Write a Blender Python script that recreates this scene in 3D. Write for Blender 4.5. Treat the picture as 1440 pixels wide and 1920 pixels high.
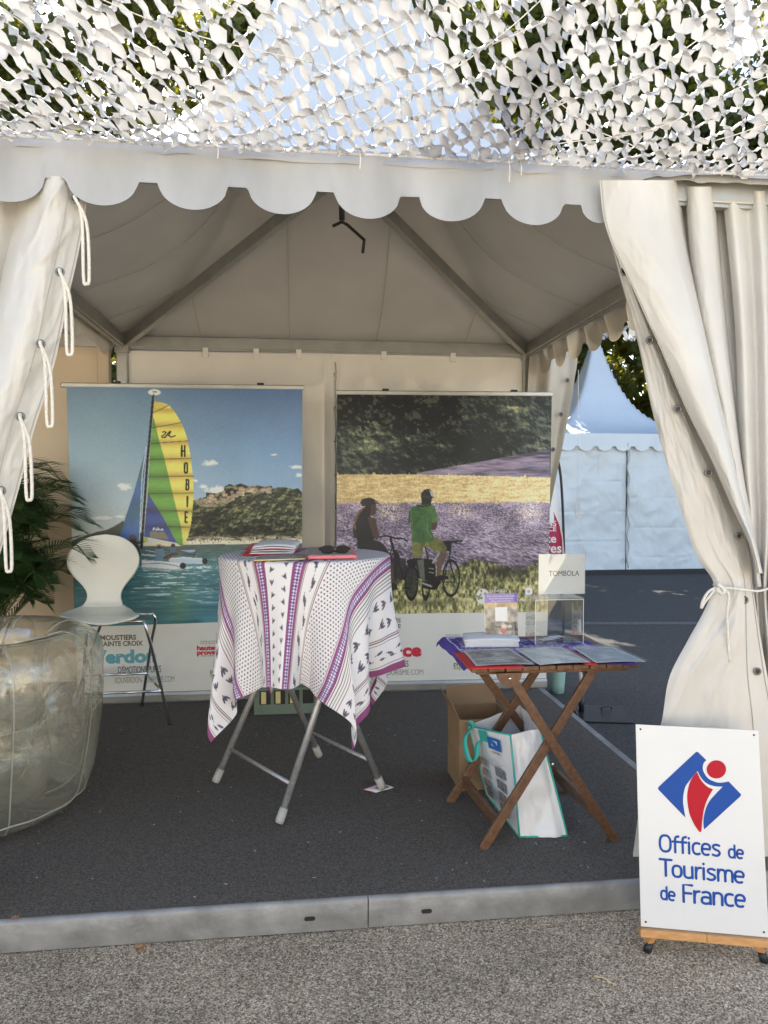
import bpy, bmesh, math, random
import numpy as np
from mathutils import Vector, Matrix

for o in list(bpy.data.objects): bpy.data.objects.remove(o)
random.seed(7); RNG = np.random.default_rng(7)
SC = bpy.context.scene; COL = SC.collection
R = math.radians; PI = math.pi

# ------------------------------------------------------------------ camera
FPX, CX, CY, CAMH = 1380.0, 720.0, 960.0, 1.507        # focal in photo pixels, centre, eye height
YAW, PIT = math.atan2(160, 1380), math.atan2(44, 1380)
cam = bpy.data.cameras.new('camera'); cam_o = bpy.data.objects.new('camera', cam); COL.objects.link(cam_o)
cam.sensor_fit = 'HORIZONTAL'; cam.sensor_width = 36.0; cam.lens = 36.0 * FPX / 1440.0
cam.clip_start = 0.05; cam.clip_end = 600
cam_o.location = (0, 0, CAMH); cam_o.rotation_euler = (PI/2 - PIT, 0, -YAW)
SC.camera = cam_o

# ------------------------------------------------------------------ sky, sun, exposure
SUN_EL, SUN_AZ = R(50), R(-14)                          # azimuth clockwise from +Y (behind the tent)
w = bpy.data.worlds.new('World'); SC.world = w; w.use_nodes = True
nt = w.node_tree; bg = nt.nodes['Background']
sky_n = nt.nodes.new('ShaderNodeTexSky'); sky_n.sky_type = 'NISHITA'; sky_n.sun_disc = False
sky_n.sun_elevation = SUN_EL; sky_n.sun_rotation = SUN_AZ; sky_n.air_density = 1.0; sky_n.dust_density = 1.5; sky_n.ozone_density = 1.0
nt.links.new(sky_n.outputs[0], bg.inputs[0]); bg.inputs[1].default_value = 0.15
sl = bpy.data.lights.new('sun', 'SUN'); sl.energy = 4.0; sl.angle = R(0.53); sl.color = (1.0, 0.93, 0.82)
so = bpy.data.objects.new('sun', sl); COL.objects.link(so)
sd = Vector((math.sin(SUN_AZ)*math.cos(SUN_EL), math.cos(SUN_AZ)*math.cos(SUN_EL), math.sin(SUN_EL)))
so.rotation_euler = (-sd).to_track_quat('-Z', 'Y').to_euler(); so.location = sd * 30
vs = SC.view_settings; vs.view_transform = 'Standard'; vs.look = 'None'; vs.gamma = 1.0; vs.use_curve_mapping = False
vs.exposure = 1.78
vs.use_white_balance = True; vs.white_balance_temperature = 6950; vs.white_balance_tint = 8      # camera set for open shade
SC.cycles.max_bounces = 10; SC.cycles.diffuse_bounces = 5; SC.cycles.glossy_bounces = 4
SC.cycles.transmission_bounces = 8; SC.cycles.transparent_max_bounces = 24
SC.cycles.use_denoising = True; SC.cycles.sample_clamp_indirect = 8.0

# ------------------------------------------------------------------ pixel -> point helpers (surveying the photo)
_fw = np.array([math.sin(YAW)*math.cos(PIT), math.cos(YAW)*math.cos(PIT), -math.sin(PIT)])
_rt = np.array([math.cos(YAW), -math.sin(YAW), 0.0]); _up = np.cross(_rt, _fw); _O = np.array([0, 0, CAMH])
def _ray(x, y): return _fw + _rt*(x-CX)/FPX - _up*(y-CY)/FPX
def atY(x, y, Y): d = _ray(x, y); return tuple(_O + d*(Y/d[1]))
def atZ(x, y, Z): d = _ray(x, y); return tuple(_O + d*((Z-CAMH)/d[2]))

# ------------------------------------------------------------------ object helpers
def props(o, label=None, cat=None, group=None, kind=None):
    if label: o['label'] = label
    if cat: o['category'] = cat
    if group: o['group'] = group
    if kind: o['kind'] = kind
    return o
def thing(name, loc, label, cat, group=None):
    o = bpy.data.objects.new(name, None); COL.objects.link(o); o.location = loc; o.empty_display_size = .1
    return props(o, label, cat, group)
def wloc(o):
    v = Vector((0, 0, 0))
    while o is not None: v = v + o.location; o = o.parent
    return v
def mesh_obj(name, verts, faces, mat, parent=None, smooth=False, base=None, uvs=None, colors=None):
    """one mesh object; VERTS in world coordinates, stored relative to the parent's (or BASE's) place"""
    v = np.asarray(verts, dtype=np.float64).reshape(-1, 3)
    off = np.array(wloc(parent)) if parent is not None else np.array(base if base is not None else (0, 0, 0), dtype=float)
    v = v - off
    me = bpy.data.meshes.new(name)
    if isinstance(faces, np.ndarray):
        nf, k = faces.shape
        me.vertices.add(len(v)); me.vertices.foreach_set('co', v.ravel())
        me.loops.add(nf*k); me.loops.foreach_set('vertex_index', faces.ravel().astype(np.int32))
        me.polygons.add(nf); me.polygons.foreach_set('loop_start', np.arange(0, nf*k, k, dtype=np.int32))
        me.update(calc_edges=True)
    else:
        me.from_pydata([tuple(p) for p in v], [], [tuple(f) for f in faces])
    if smooth:
        me.polygons.foreach_set('use_smooth', np.ones(len(me.polygons), dtype=bool))
    if colors is not None:
        ca = me.color_attributes.new('Col', 'FLOAT_COLOR', 'POINT')
        c4 = np.ones((len(v), 4), dtype=np.float32); c4[:, :3] = colors; ca.data.foreach_set('color', c4.ravel())
    if uvs is not None:
        ul = me.uv_layers.new(name='UVMap'); li = np.zeros(len(me.loops), dtype=np.int32)
        me.loops.foreach_get('vertex_index', li); ul.data.foreach_set('uv', np.asarray(uvs, dtype=np.float32)[li].ravel())
    me.update()
    if mat is not None: me.materials.append(mat)
    o = bpy.data.objects.new(name, me); COL.objects.link(o)
    if parent is not None: o.parent = parent
    else: o.location = tuple(off)
    return o

def bez(pts, n):
    """Catmull-Rom through PTS (k x d), N samples"""
    p = np.asarray(pts, dtype=float); k = len(p)
    if k == 2:
        t = np.linspace(0, 1, n)[:, None]; return p[0]*(1-t) + p[1]*t
    q = np.vstack([2*p[0]-p[1], p, 2*p[-1]-p[-2]])
    s = np.linspace(0, k-1-1e-9, n); i = s.astype(int); t = (s-i)[:, None]
    a, b, c, d = q[i], q[i+1], q[i+2], q[i+3]
    return .5*((2*b) + (-a+c)*t + (2*a-5*b+4*c-d)*t*t + (-a+3*b-3*c+d)*t**3)
def hermite(xs, ys, x):
    """smooth curve ys(xs) at x"""
    xs = np.asarray(xs, float); ys = np.asarray(ys, float); m = np.gradient(ys, xs)
    x = np.clip(np.asarray(x, float), xs[0], xs[-1]); i = np.clip(np.searchsorted(xs, x)-1, 0, len(xs)-2)
    h = xs[i+1]-xs[i]; t = (x-xs[i])/h
    return (2*t**3-3*t*t+1)*ys[i] + (t**3-2*t*t+t)*h*m[i] + (-2*t**3+3*t*t)*ys[i+1] + (t**3-t*t)*h*m[i+1]

class MB:
    """collects shapes and links them as one mesh"""
    def __init__(s): s.v = []; s.f = []
    def add(s, vs_, fs_):
        n = len(s.v); s.v += [tuple(p) for p in vs_]; s.f += [tuple(i+n for i in f) for f in fs_]; return s
    def box(s, lo, hi, bev=0.0):
        return s.obox(((lo[0]+hi[0])/2, (lo[1]+hi[1])/2, (lo[2]+hi[2])/2), (hi[0]-lo[0], hi[1]-lo[1], hi[2]-lo[2]), None, bev)
    def obox(s, c, d, M=None, bev=0.0):
        """box of size d round c; M a 3x3 matrix; bev chamfers every edge"""
        hx, hy, hz = d[0]/2, d[1]/2, d[2]/2; c = Vector(c); b = min(bev, hx*.9, hy*.9, hz*.9)
        if b <= 0:
            vs_ = [Vector((x, y, z)) for x in (-hx, hx) for y in (-hy, hy) for z in (-hz, hz)]
            fs_ = [(0,1,3,2),(4,6,7,5),(0,4,5,1),(2,3,7,6),(0,2,6,4),(1,5,7,3)]
        else:
            bm = bmesh.new(); bmesh.ops.create_cube(bm, size=1.0)
            for v in bm.verts: v.co = Vector((v.co.x*d[0], v.co.y*d[1], v.co.z*d[2]))
            bmesh.ops.bevel(bm, geom=list(bm.edges), offset=b, segments=2, affect='EDGES', profile=.5)
            bm.verts.index_update(); vs_ = [v.co.copy() for v in bm.verts]; fs_ = [[v.index for v in f.verts] for f in bm.faces]; bm.free()
        if M is not None: vs_ = [M @ v for v in vs_]
        return s.add([v + c for v in vs_], fs_)
    def bar(s, a, b, wd, ht, upv=(0, 0, 1), bev=0.0):
        """square bar from a to b, WD across, HT along upv"""
        a, b = Vector(a), Vector(b); d = b-a; L = d.length; d.normalize(); u = Vector(upv); sx = d.cross(u)
        if sx.length < 1e-5: sx = d.cross(Vector((1, 0, 0)))
        sx.normalize(); u = sx.cross(d)
        M = Matrix((sx, d, u)).transposed()
        return s.obox((a+b)/2, (wd, L, ht), M, bev)
    def tube(s, pts, r, n=8, cap=True, smooth_n=0, closed=False):
        p = np.asarray(pts, float)
        if smooth_n: p = bez(p, smooth_n)
        k = len(p); rr = np.full(k, r) if np.isscalar(r) else np.interp(np.linspace(0, 1, k), np.linspace(0, 1, len(r)), r)
        t = np.gradient(p, axis=0); t /= np.maximum(np.linalg.norm(t, axis=1), 1e-9)[:, None]
        ref = np.array([0, 0, 1.0]) if abs(t[0][2]) < .9 else np.array([1.0, 0, 0])
        x = np.cross(t[0], ref); x /= np.linalg.norm(x); vs_ = []
        for i in range(k):
            x = x - t[i]*(x @ t[i]); x /= max(np.linalg.norm(x), 1e-9); y = np.cross(t[i], x)
            for j in range(n):
                a = 2*PI*j/n; vs_.append(p[i] + rr[i]*(math.cos(a)*x + math.sin(a)*y))
        fs_ = [(i*n+j, i*n+(j+1) % n, (i+1)*n+(j+1) % n, (i+1)*n+j) for i in range(k-1) for j in range(n)]
        if cap and not closed: fs_ += [tuple(range(n))[::-1], tuple((k-1)*n+j for j in range(n))]
        return s.add(vs_, fs_)
    def lathe(s, prof, c, n=32, M=None, lob=None):
        vs_ = []
        for (r, z) in prof:
            for j in range(n):
                a = 2*PI*j/n; rr = r*(lob(a, z) if lob else 1); v = Vector((rr*math.cos(a), rr*math.sin(a), z))
                if M is not None: v = M @ v
                vs_.append(v + Vector(c))
        fs_ = [(i*n+j, i*n+(j+1) % n, (i+1)*n+(j+1) % n, (i+1)*n+j) for i in range(len(prof)-1) for j in range(n)]
        return s.add(vs_, fs_)
    def disc(s, c, r, n=24, M=None):
        vs_ = []
        for j in range(n):
            v = Vector((r*math.cos(2*PI*j/n), r*math.sin(2*PI*j/n), 0)); vs_.append((M @ v if M is not None else v) + Vector(c))
        return s.add(vs_, [tuple(range(n))])
    def prism(s, poly, fn, h):
        """flat polygon (2-D) mapped by fn(u, v, w) and given thickness h along w"""
        n = len(poly); vs_ = [fn(u, v, 0) for u, v in poly] + [fn(u, v, h) for u, v in poly]
        fs_ = [tuple(range(n))[::-1], tuple(range(n, 2*n))] + [(j, (j+1) % n, n+(j+1) % n, n+j) for j in range(n)]
        return s.add(vs_, fs_)
    def build(s, name, mat, parent=None, smooth=False, base=None):
        return mesh_obj(name, s.v, s.f, mat, parent, smooth, base)

def grid_faces(nr, nc):
    i = np.arange(nr-1)[:, None]*nc + np.arange(nc-1)[None, :]; i = i.ravel()
    return np.stack([i, i+1, i+nc+1, i+nc], axis=1)
def sheet(name, P, mat, parent=None, base=None, smooth=True, thick=0.0, uvs=None, colors=None):
    """P: rows x cols x 3"""
    nr, nc = P.shape[:2]
    o = mesh_obj(name, P.reshape(-1, 3), grid_faces(nr, nc), mat, parent, smooth, base, uvs, colors)
    if thick:
        m = o.modifiers.new('thickness', 'SOLIDIFY'); m.thickness = thick; m.offset = 0
    return o
def vnoise(x, y, seed=0):
    """smooth value noise in 0..1"""
    x = np.asarray(x, float); y = np.asarray(y, float)
    xi = np.floor(x).astype(np.int64); yi = np.floor(y).astype(np.int64); xf = x-xi; yf = y-yi
    seed = int(seed)
    def h(a, b):
        n = (a*374761393 + b*668265263 + seed*974634721) & 0x7fffffff
        n = ((n ^ (n >> 13))*1274126177) & 0x7fffffff
        return ((n ^ (n >> 16)) & 0xffff)/65535.0
    u = xf*xf*(3-2*xf); v = yf*yf*(3-2*yf)
    return (h(xi, yi)*(1-u)+h(xi+1, yi)*u)*(1-v) + (h(xi, yi+1)*(1-u)+h(xi+1, yi+1)*u)*v
def fbm(x, y, oct=4, seed=0, gain=.5):
    a, t, s_ = 1.0, 0, 0
    for k in range(oct):
        t = t + a*vnoise(x*2**k+17.3*k, y*2**k+5.1*k, seed+k); s_ += a; a *= gain
    return t/s_

# ------------------------------------------------------------------ materials
def lin(c):
    return tuple(((v/255)/12.92 if v/255 <= .04045 else ((v/255+.055)/1.055)**2.4) for v in c)
def nodes(name):
    m = bpy.data.materials.new(name); m.use_nodes = True; t = m.node_tree
    return m, t, t.nodes['Principled BSDF'], t.nodes['Material Output']
def mat(name, col, rough=.5, metal=0.0, var=.0, vscale=8.0, bump=0.0, bscale=60.0, spec=.5, trans=0.0, tcol=None, col2=None, detail=4.0, stretch=None, coat=0.0):
    """principled with noise colour variation, noise bump and optional translucency"""
    m, t, b, out = nodes(name); N = t.nodes.new; L = t.links.new
    b.inputs['Base Color'].default_value = (*col, 1); b.inputs['Roughness'].default_value = rough
    b.inputs['Metallic'].default_value = metal; b.inputs['Specular IOR Level'].default_value = spec
    if coat: b.inputs['Coat Weight'].default_value = coat; b.inputs['Coat Roughness'].default_value = .08
    tc = N('ShaderNodeTexCoord'); src = tc.outputs['Object']
    if stretch:
        mp = N('ShaderNodeMapping'); mp.inputs['Scale'].default_value = stretch; L(src, mp.inputs[0]); src = mp.outputs[0]
    if var or col2:
        n = N('ShaderNodeTexNoise'); n.inputs['Scale'].default_value = vscale; n.inputs['Detail'].default_value = detail; L(src, n.inputs['Vector'])
        r = N('ShaderNodeValToRGB'); r.color_ramp.elements[0].position = .3; r.color_ramp.elements[1].position = .7
        c2 = col2 if col2 else tuple(min(1, c*(1+var)) for c in col); c1 = col if col2 else tuple(c*(1-var) for c in col)
        r.color_ramp.elements[0].color = (*c1, 1); r.color_ramp.elements[1].color = (*c2, 1)
        L(n.outputs['Fac'], r.inputs[0]); L(r.outputs[0], b.inputs['Base Color'])
    if bump:
        n2 = N('ShaderNodeTexNoise'); n2.inputs['Scale'].default_value = bscale; n2.inputs['Detail'].default_value = 5; L(src, n2.inputs['Vector'])
        bp = N('ShaderNodeBump'); bp.inputs['Strength'].default_value = bump; bp.inputs['Distance'].default_value = .01
        L(n2.outputs['Fac'], bp.inputs['Height']); L(bp.outputs[0], b.inputs['Normal'])
    if trans:
        tr = N('ShaderNodeBsdfTranslucent'); tr.inputs[0].default_value = (*(tcol or col), 1)
        mx = N('ShaderNodeMixShader'); mx.inputs[0].default_value = trans
        L(b.outputs[0], mx.inputs[1]); L(tr.outputs[0], mx.inputs[2]); L(mx.outputs[0], out.inputs[0])
    return m
def mat_attr(name, rough=.45, trans=0.0, spec=.4):
    m, t, b, out = nodes(name); a = t.nodes.new('ShaderNodeAttribute'); a.attribute_name = 'Col'
    t.links.new(a.outputs['Color'], b.inputs['Base Color']); b.inputs['Roughness'].default_value = rough; b.inputs['Specular IOR Level'].default_value = spec
    if trans:
        tr = t.nodes.new('ShaderNodeBsdfTranslucent'); t.links.new(a.outputs['Color'], tr.inputs[0])
        mx = t.nodes.new('ShaderNodeMixShader'); mx.inputs[0].default_value = trans
        t.links.new(b.outputs[0], mx.inputs[1]); t.links.new(tr.outputs[0], mx.inputs[2]); t.links.new(mx.outputs[0], out.inputs[0])
    return m
def mat_film(name, tint, base_refl=.06, edge=.75, rough=.06, haze=0.0, hcol=(.8, .8, .75), bump=0.0, bscale=20.0):
    """thin clear plastic: transparent, with a glossy skin that grows towards grazing angles"""
    m, t, b, out = nodes(name); N = t.nodes.new; L = t.links.new
    tr = N('ShaderNodeBsdfTransparent'); tr.inputs[0].default_value = (*tint, 1)
    gl = N('ShaderNodeBsdfGlossy'); gl.inputs['Roughness'].default_value = rough
    lw = N('ShaderNodeLayerWeight'); lw.inputs[0].default_value = .35
    mr = N('ShaderNodeMapRange'); mr.inputs['To Min'].default_value = base_refl; mr.inputs['To Max'].default_value = edge
    L(lw.outputs['Facing'], mr.inputs['Value'])
    pw = N('ShaderNodeMath'); pw.operation = 'POWER'; pw.inputs[1].default_value = 1.6; L(mr.outputs[0], pw.inputs[0])
    mx = N('ShaderNodeMixShader'); L(mr.outputs[0], mx.inputs[0]); L(tr.outputs[0], mx.inputs[1]); L(gl.outputs[0], mx.inputs[2])
    last = mx
    if haze:
        df = N('ShaderNodeBsdfDiffuse'); df.inputs[0].default_value = (*hcol, 1)
        m2 = N('ShaderNodeMixShader'); m2.inputs[0].default_value = haze; L(mx.outputs[0], m2.inputs[1]); L(df.outputs[0], m2.inputs[2]); last = m2
    if bump:
        tc = N('ShaderNodeTexCoord'); n2 = N('ShaderNodeTexNoise'); n2.inputs['Scale'].default_value = bscale; n2.inputs['Detail'].default_value = 4; n2.inputs['Distortion'].default_value = 1.5
        L(tc.outputs['Object'], n2.inputs['Vector']); bp = N('ShaderNodeBump'); bp.inputs['Strength'].default_value = bump; bp.inputs['Distance'].default_value = .02
        L(n2.outputs['Fac'], bp.inputs['Height']); L(bp.outputs[0], gl.inputs['Normal'])
    L(last.outputs[0], out.inputs[0])
    return m

M = {}
M['pvc'] = mat('white_pvc', (.60, .588, .556), .40, var=.07, vscale=3, bump=.40, bscale=11, trans=.05, tcol=(.9, .78, .6))
M['pvc_wall'] = mat('wall_pvc', (.86, .835, .78), .38, var=.06, vscale=2.5, bump=.35, bscale=6, trans=.03, tcol=(.95, .78, .55))
M['pvc_beige_shaded'] = mat('beige_shaded_pvc', (.50, .46, .385), .4, var=.06, vscale=2.5, bump=.3, bscale=6)  # beige of the rear curtain, also the side valance with its shade painted in
M['pvc_tan'] = mat('tan_pvc', (.70, .58, .43), .4, var=.06, vscale=2.5, bump=.3, bscale=6, trans=.05, tcol=(.95, .72, .45))
M['pvc_roof'] = mat('roof_pvc', (.55, .552, .55), .45, var=.08, vscale=2.0, bump=.25, bscale=5)
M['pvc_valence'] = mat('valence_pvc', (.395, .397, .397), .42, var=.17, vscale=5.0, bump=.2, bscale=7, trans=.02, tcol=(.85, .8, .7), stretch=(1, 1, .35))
M['pvc_flap'] = mat('flap_pvc', (.60, .582, .545), .35, var=.06, vscale=3, bump=.40, bscale=8, trans=.08, tcol=(.9, .8, .65))
M['net'] = mat('net_fabric', (.47, .485, .515), .6, var=.08, vscale=20, trans=.18, tcol=(.42, .44, .47))
M['cord'] = mat('white_cord', (.74, .71, .64), .8, var=.1, vscale=120, bump=.5, bscale=300)
M['alu'] = mat('grey_aluminium', (.42, .42, .40), .38, .75, var=.10, vscale=9, bump=.06, bscale=40)
M['galv'] = mat('galvanised_steel', (.20, .20, .195), .55, .35, col2=(.34, .34, .33), vscale=9, bump=.35, bscale=40, detail=10)
M['chrome'] = mat('chrome', (.72, .72, .72), .14, 1.0)
M['tube_steel'] = mat('silver_painted_tube', (.46, .46, .46), .42, .6, var=.15, vscale=60)
M['black'] = mat('black_plastic', (.02, .02, .02), .45)
M['black_metal'] = mat('black_metal', (.018, .019, .022), .4, var=.2, vscale=20)
M['carpet'] = mat('charcoal_carpet', (.080, .070, .061), .95, col2=(.205, .184, .162), vscale=150, bump=.8, bscale=420, spec=.15, detail=8)
M['white_plastic'] = mat('white_plastic', (.80, .80, .78), .35)
M['cap'] = mat('pale_grey_rubber', (.42, .41, .38), .7)
M['paper'] = mat('white_paper', (.83, .83, .83), .75, var=.02, vscale=6)
M['red'] = mat('red_card', (.55, .03, .03), .45)
M['pink'] = mat('pink_paper', (.80, .22, .24), .7)
M['yellow_paper'] = mat('yellow_paper', (.75, .62, .28), .7)
M['purple'] = mat('purple_cotton', (.13, .10, .34), .85, var=.12, vscale=15, bump=.2, bscale=300)
M['wood'] = mat('brown_oiled_wood', (.105, .050, .026), .40, col2=(.185, .096, .052), vscale=26, stretch=(2, .6, 2), bump=.12, bscale=60, detail=8)
M['pine'] = mat('pale_pine', (.50, .24, .085), .5, col2=(.62, .33, .13), vscale=10, stretch=(1, 8, 8))
M['card'] = mat('brown_cardboard', (.30, .19, .105), .85, var=.1, vscale=10)
M['bag'] = mat('woven_bag_white', (.82, .82, .82), .38, var=.03, vscale=10, bump=.35, bscale=14)
M['teal'] = mat('teal_webbing', (.035, .42, .36), .55)
M['sage'] = mat('sage_green_card', (.17, .22, .17), .7, var=.08)
M['mint'] = mat('mint_plastic', (.42, .66, .60), .45)
M['leaf'] = mat('palm_leaf', (.035, .075, .022), .45, var=.35, vscale=3, trans=.25, tcol=(.10, .19, .03))
M['stem'] = mat('palm_stem', (.13, .16, .05), .6)
M['acryl'] = mat_film('clear_acrylic', (.965, .975, .97), .05, .55, .03)
M['sleeve'] = mat_film('plastic_sleeve', (.97, .97, .97), .03, .30, .12, haze=.10, bump=.35, bscale=26)
M['inflate'] = mat_film('clear_vinyl', (.975, .97, .925), .11, .80, .035, haze=.055, hcol=(.85, .82, .66), bump=.6, bscale=8)
M['seam'] = mat_film('vinyl_seam', (.92, .92, .88), .15, .6, .2, haze=.35, hcol=(.75, .74, .66))
M['eyelet'] = mat('dull_brass', (.22, .21, .19), .35, .8)
M['stitch'] = mat('seam_thread', (.42, .40, .36), .7)
# ================================================================== ground
PZ = 0.107                                   # top of the platform
def mat_ground():
    m, t, b, out = nodes('speckled_asphalt'); N = t.nodes.new; L = t.links.new
    tc = N('ShaderNodeTexCoord')
    def vor(scale):
        v = N('ShaderNodeTexVoronoi'); v.inputs['Scale'].default_value = scale; v.inputs['Randomness'].default_value = 1; L(tc.outputs['Object'], v.inputs['Vector']); return v
    v1, v2 = vor(240), vor(105)
    sep = N('ShaderNodeSeparateColor'); L(v1.outputs['Color'], sep.inputs[0])
    r = N('ShaderNodeValToRGB'); cr = r.color_ramp; cr.interpolation = 'LINEAR'
    for i, (p, c) in enumerate([(0, (.12, .092, .062)), (.25, (.27, .208, .142)), (.6, (.48, .383, .268)), (.85, (.68, .56, .415)), (1, (.80, .69, .54))]):
        if i < 2: e = cr.elements[i]; e.position = p
        else: e = cr.elements.new(p)
        e.color = (*c, 1)
    L(sep.outputs[0], r.inputs[0])
    n = N('ShaderNodeTexNoise'); n.inputs['Scale'].default_value = 2.2; n.inputs['Detail'].default_value = 6; L(tc.outputs['Object'], n.inputs['Vector'])
    mr = N('ShaderNodeMapRange'); mr.inputs['From Min'].default_value = .3; mr.inputs['From Max'].default_value = .7; mr.inputs['To Min'].default_value = .72; mr.inputs['To Max'].default_value = 1.12; L(n.outputs['Fac'], mr.inputs['Value'])
    sep2 = N('ShaderNodeSeparateColor'); L(v2.outputs['Color'], sep2.inputs[0])
    mr2 = N('ShaderNodeMapRange'); mr2.inputs['To Min'].default_value = .78; mr2.inputs['To Max'].default_value = 1.18; L(sep2.outputs[1], mr2.inputs['Value'])
    mu = N('ShaderNodeMath'); mu.operation = 'MULTIPLY'; L(mr.outputs[0], mu.inputs[0]); L(mr2.outputs[0], mu.inputs[1])
    mx = N('ShaderNodeVectorMath'); mx.operation = 'SCALE'; L(r.outputs[0], mx.inputs[0]); L(mu.outputs[0], mx.inputs['Scale'])
    L(mx.outputs[0], b.inputs['Base Color']); b.inputs['Roughness'].default_value = .9; b.inputs['Specular IOR Level'].default_value = .25
    bp = N('ShaderNodeBump'); bp.inputs['Strength'].default_value = .7; bp.inputs['Distance'].default_value = .006
    L(v1.outputs['Distance'], bp.inputs['Height']); L(bp.outputs[0], b.inputs['Normal'])
    return m
M['ground'] = mat_ground()
mb = MB(); g = 150.0
mb.add([(-g, -g, 0), (g, -g, 0), (g, g, 0), (-g, g, 0)], [(0, 1, 2, 3)])
props(mb.build('ground', M['ground']), kind='structure')
M['tarmac'] = mat('dark_tarmac', (.040, .039, .038), .85, col2=(.100, .097, .093), vscale=70, bump=.6, bscale=150, spec=.3, detail=7)
mb = MB(); mb.add([(1.72, 2.9, .004), (60, 2.9, .004), (60, 60, .004), (1.72, 60, .004)], [(0, 1, 2, 3)])
props(mb.build('tarmac_road', M['tarmac']), kind='structure')
M['line'] = mat('worn_grey_paint', (.11, .11, .108), .85, var=.3, vscale=25)
mb = MB(); mb.add([(2.6, 7.82, .008), (7.5, 7.28, .008), (7.5, 7.42, .008), (2.6, 7.98, .008)], [(0, 1, 2, 3)])
props(mb.build('painted_line', M['line']), kind='structure')

# ================================================================== platform + carpet
TX0, TX1, TY0, TY1 = -1.255, 1.745, 2.52, 5.52     # tent posts
pl = thing('stage_platform', (0.2, 2.46, 0), 'low platform with dented galvanised steel edge under the tent', 'platform')
MB().box((-3.2, 2.49, .004), (1.67, 5.56, PZ-.006)).build('deck', M['galv'], pl)
def edge_piece(x0, x1):
    mb = MB(); n = 40; prof = [(2.462, .004), (2.460, .05), (2.461, PZ-.012), (2.466, PZ-.002), (2.474, PZ+.002), (2.488, PZ+.002)]
    xs = np.linspace(x0, x1, n); rows = []
    for (y, z) in prof:
        rows.append(np.stack([xs, np.full(n, y)+.004*(vnoise(xs*3.1, np.full(n, z*9), 3)-.5), z+.0035*(vnoise(xs*2.3, np.full(n, .5), 5)-.5)*(z > .05)], axis=1))
    return np.array(rows)
for (x0, x1) in ((-3.2, -1.772), (-1.768, .229), (.233, 1.70)):
    o = sheet('edge_profile', edge_piece(x0, x1), M['galv'], pl, smooth=False)
MB().box((1.66, 2.47, .004), (1.70, 5.56, PZ+.001)).build('side_profile', M['galv'], pl)
for px, py in ((581, 1723), (800, 1709)):
    x, y, z = atY(px, py, 2.4575); a = np.linspace(0, 2*PI, 20, endpoint=False)
    poly = [(x + math.copysign(.011, math.cos(t)) + .0075*math.cos(t), z + .0075*math.sin(t)) for t in a]
    MB().prism(poly, lambda u, v, w_: (u, 2.4585-w_, v), .0006).build('slot', M['black'], pl)

n1, n2 = 150, 150
xs = np.linspace(-3.15, 1.658, n1); ys = np.linspace(2.476, 5.55, n2); X, Y = np.meshgrid(xs, ys)
back = np.clip((Y-4.0)/1.5, 0, 1)
Zc = PZ + .004 + .010*(fbm(X*1.5, Y*4.2, 3, 11)-.5)*(.25+back) + .006*back*np.sin(Y*19+3*vnoise(X*2, Y, 3))*vnoise(X*2.2, Y*2.2, 9)
P = np.stack([X, Y, np.maximum(Zc, PZ+.003)], axis=2)
props(sheet('carpet', P, M['carpet'], base=(0.2, 4, PZ)), 'dark charcoal carpet covering the tent floor', 'carpet')

# ================================================================== pagoda tents
def roof_z(r, e=2.64): return e + .60*(1-r) + 2.15*(1-r)**3.8
def roof_mesh(cx, cy, h=1.5, eave=2.64, n=49, wob=.012, sc=1.0):
    s_ = np.linspace(-1, 1, n); s_ = np.sign(s_)*np.abs(s_)**1.5
    A, B = np.meshgrid(s_, s_); r = np.maximum(np.abs(A), np.abs(B))
    z = eave + sc*(roof_z(r)-2.64) + wob*(fbm(A*3+cx, B*3, 3, 4)-.5)*np.minimum(1, (1-r)*6)
    z = z - .03*np.sin(PI*np.clip(1-r, 0, 1))*(1-np.abs(np.minimum(np.abs(A), np.abs(B))/np.maximum(r, 1e-3)))
    return np.stack([cx+A*h, cy+B*h, z], axis=2)
def scallop_strip(p0, p1, z_top, depth, period, phase=0.0, out=(0, -1), rows=14, drop=None, wav=.006, seed=1, dens=110):
    """a hanging strip with half-round scallops along its bottom, from p0 to p1 (xy)"""
    p0 = np.array(p0); p1 = np.array(p1); L = np.linalg.norm(p1-p0); n = int(L*dens)
    t = np.linspace(0, L, n); f = ((t+phase) % period)/period; hw = .385
    c = np.clip(np.abs(f-.5)/hw, 0, 1); lobe = np.where(np.abs(f-.5) < hw, np.sqrt(np.maximum(0, 1-c*c)), 0.0)
    bot = -(depth - .078) - .078*lobe
    if drop is not None: bot = bot*drop(t/L)
    P = np.zeros((rows, n, 3))
    for i in range(rows):
        k = i/(rows-1); z = z_top + bot*k
        o = .012 + .03*k*(1) + wav*(vnoise(t*3.1+seed, np.full(n, k*1.2), seed)-.5)*4*k
        P[i, :, 0] = p0[0]+(p1[0]-p0[0])*t/L + out[0]*o; P[i, :, 1] = p0[1]+(p1[1]-p0[1])*t/L + out[1]*o; P[i, :, 2] = z
    return P
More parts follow.
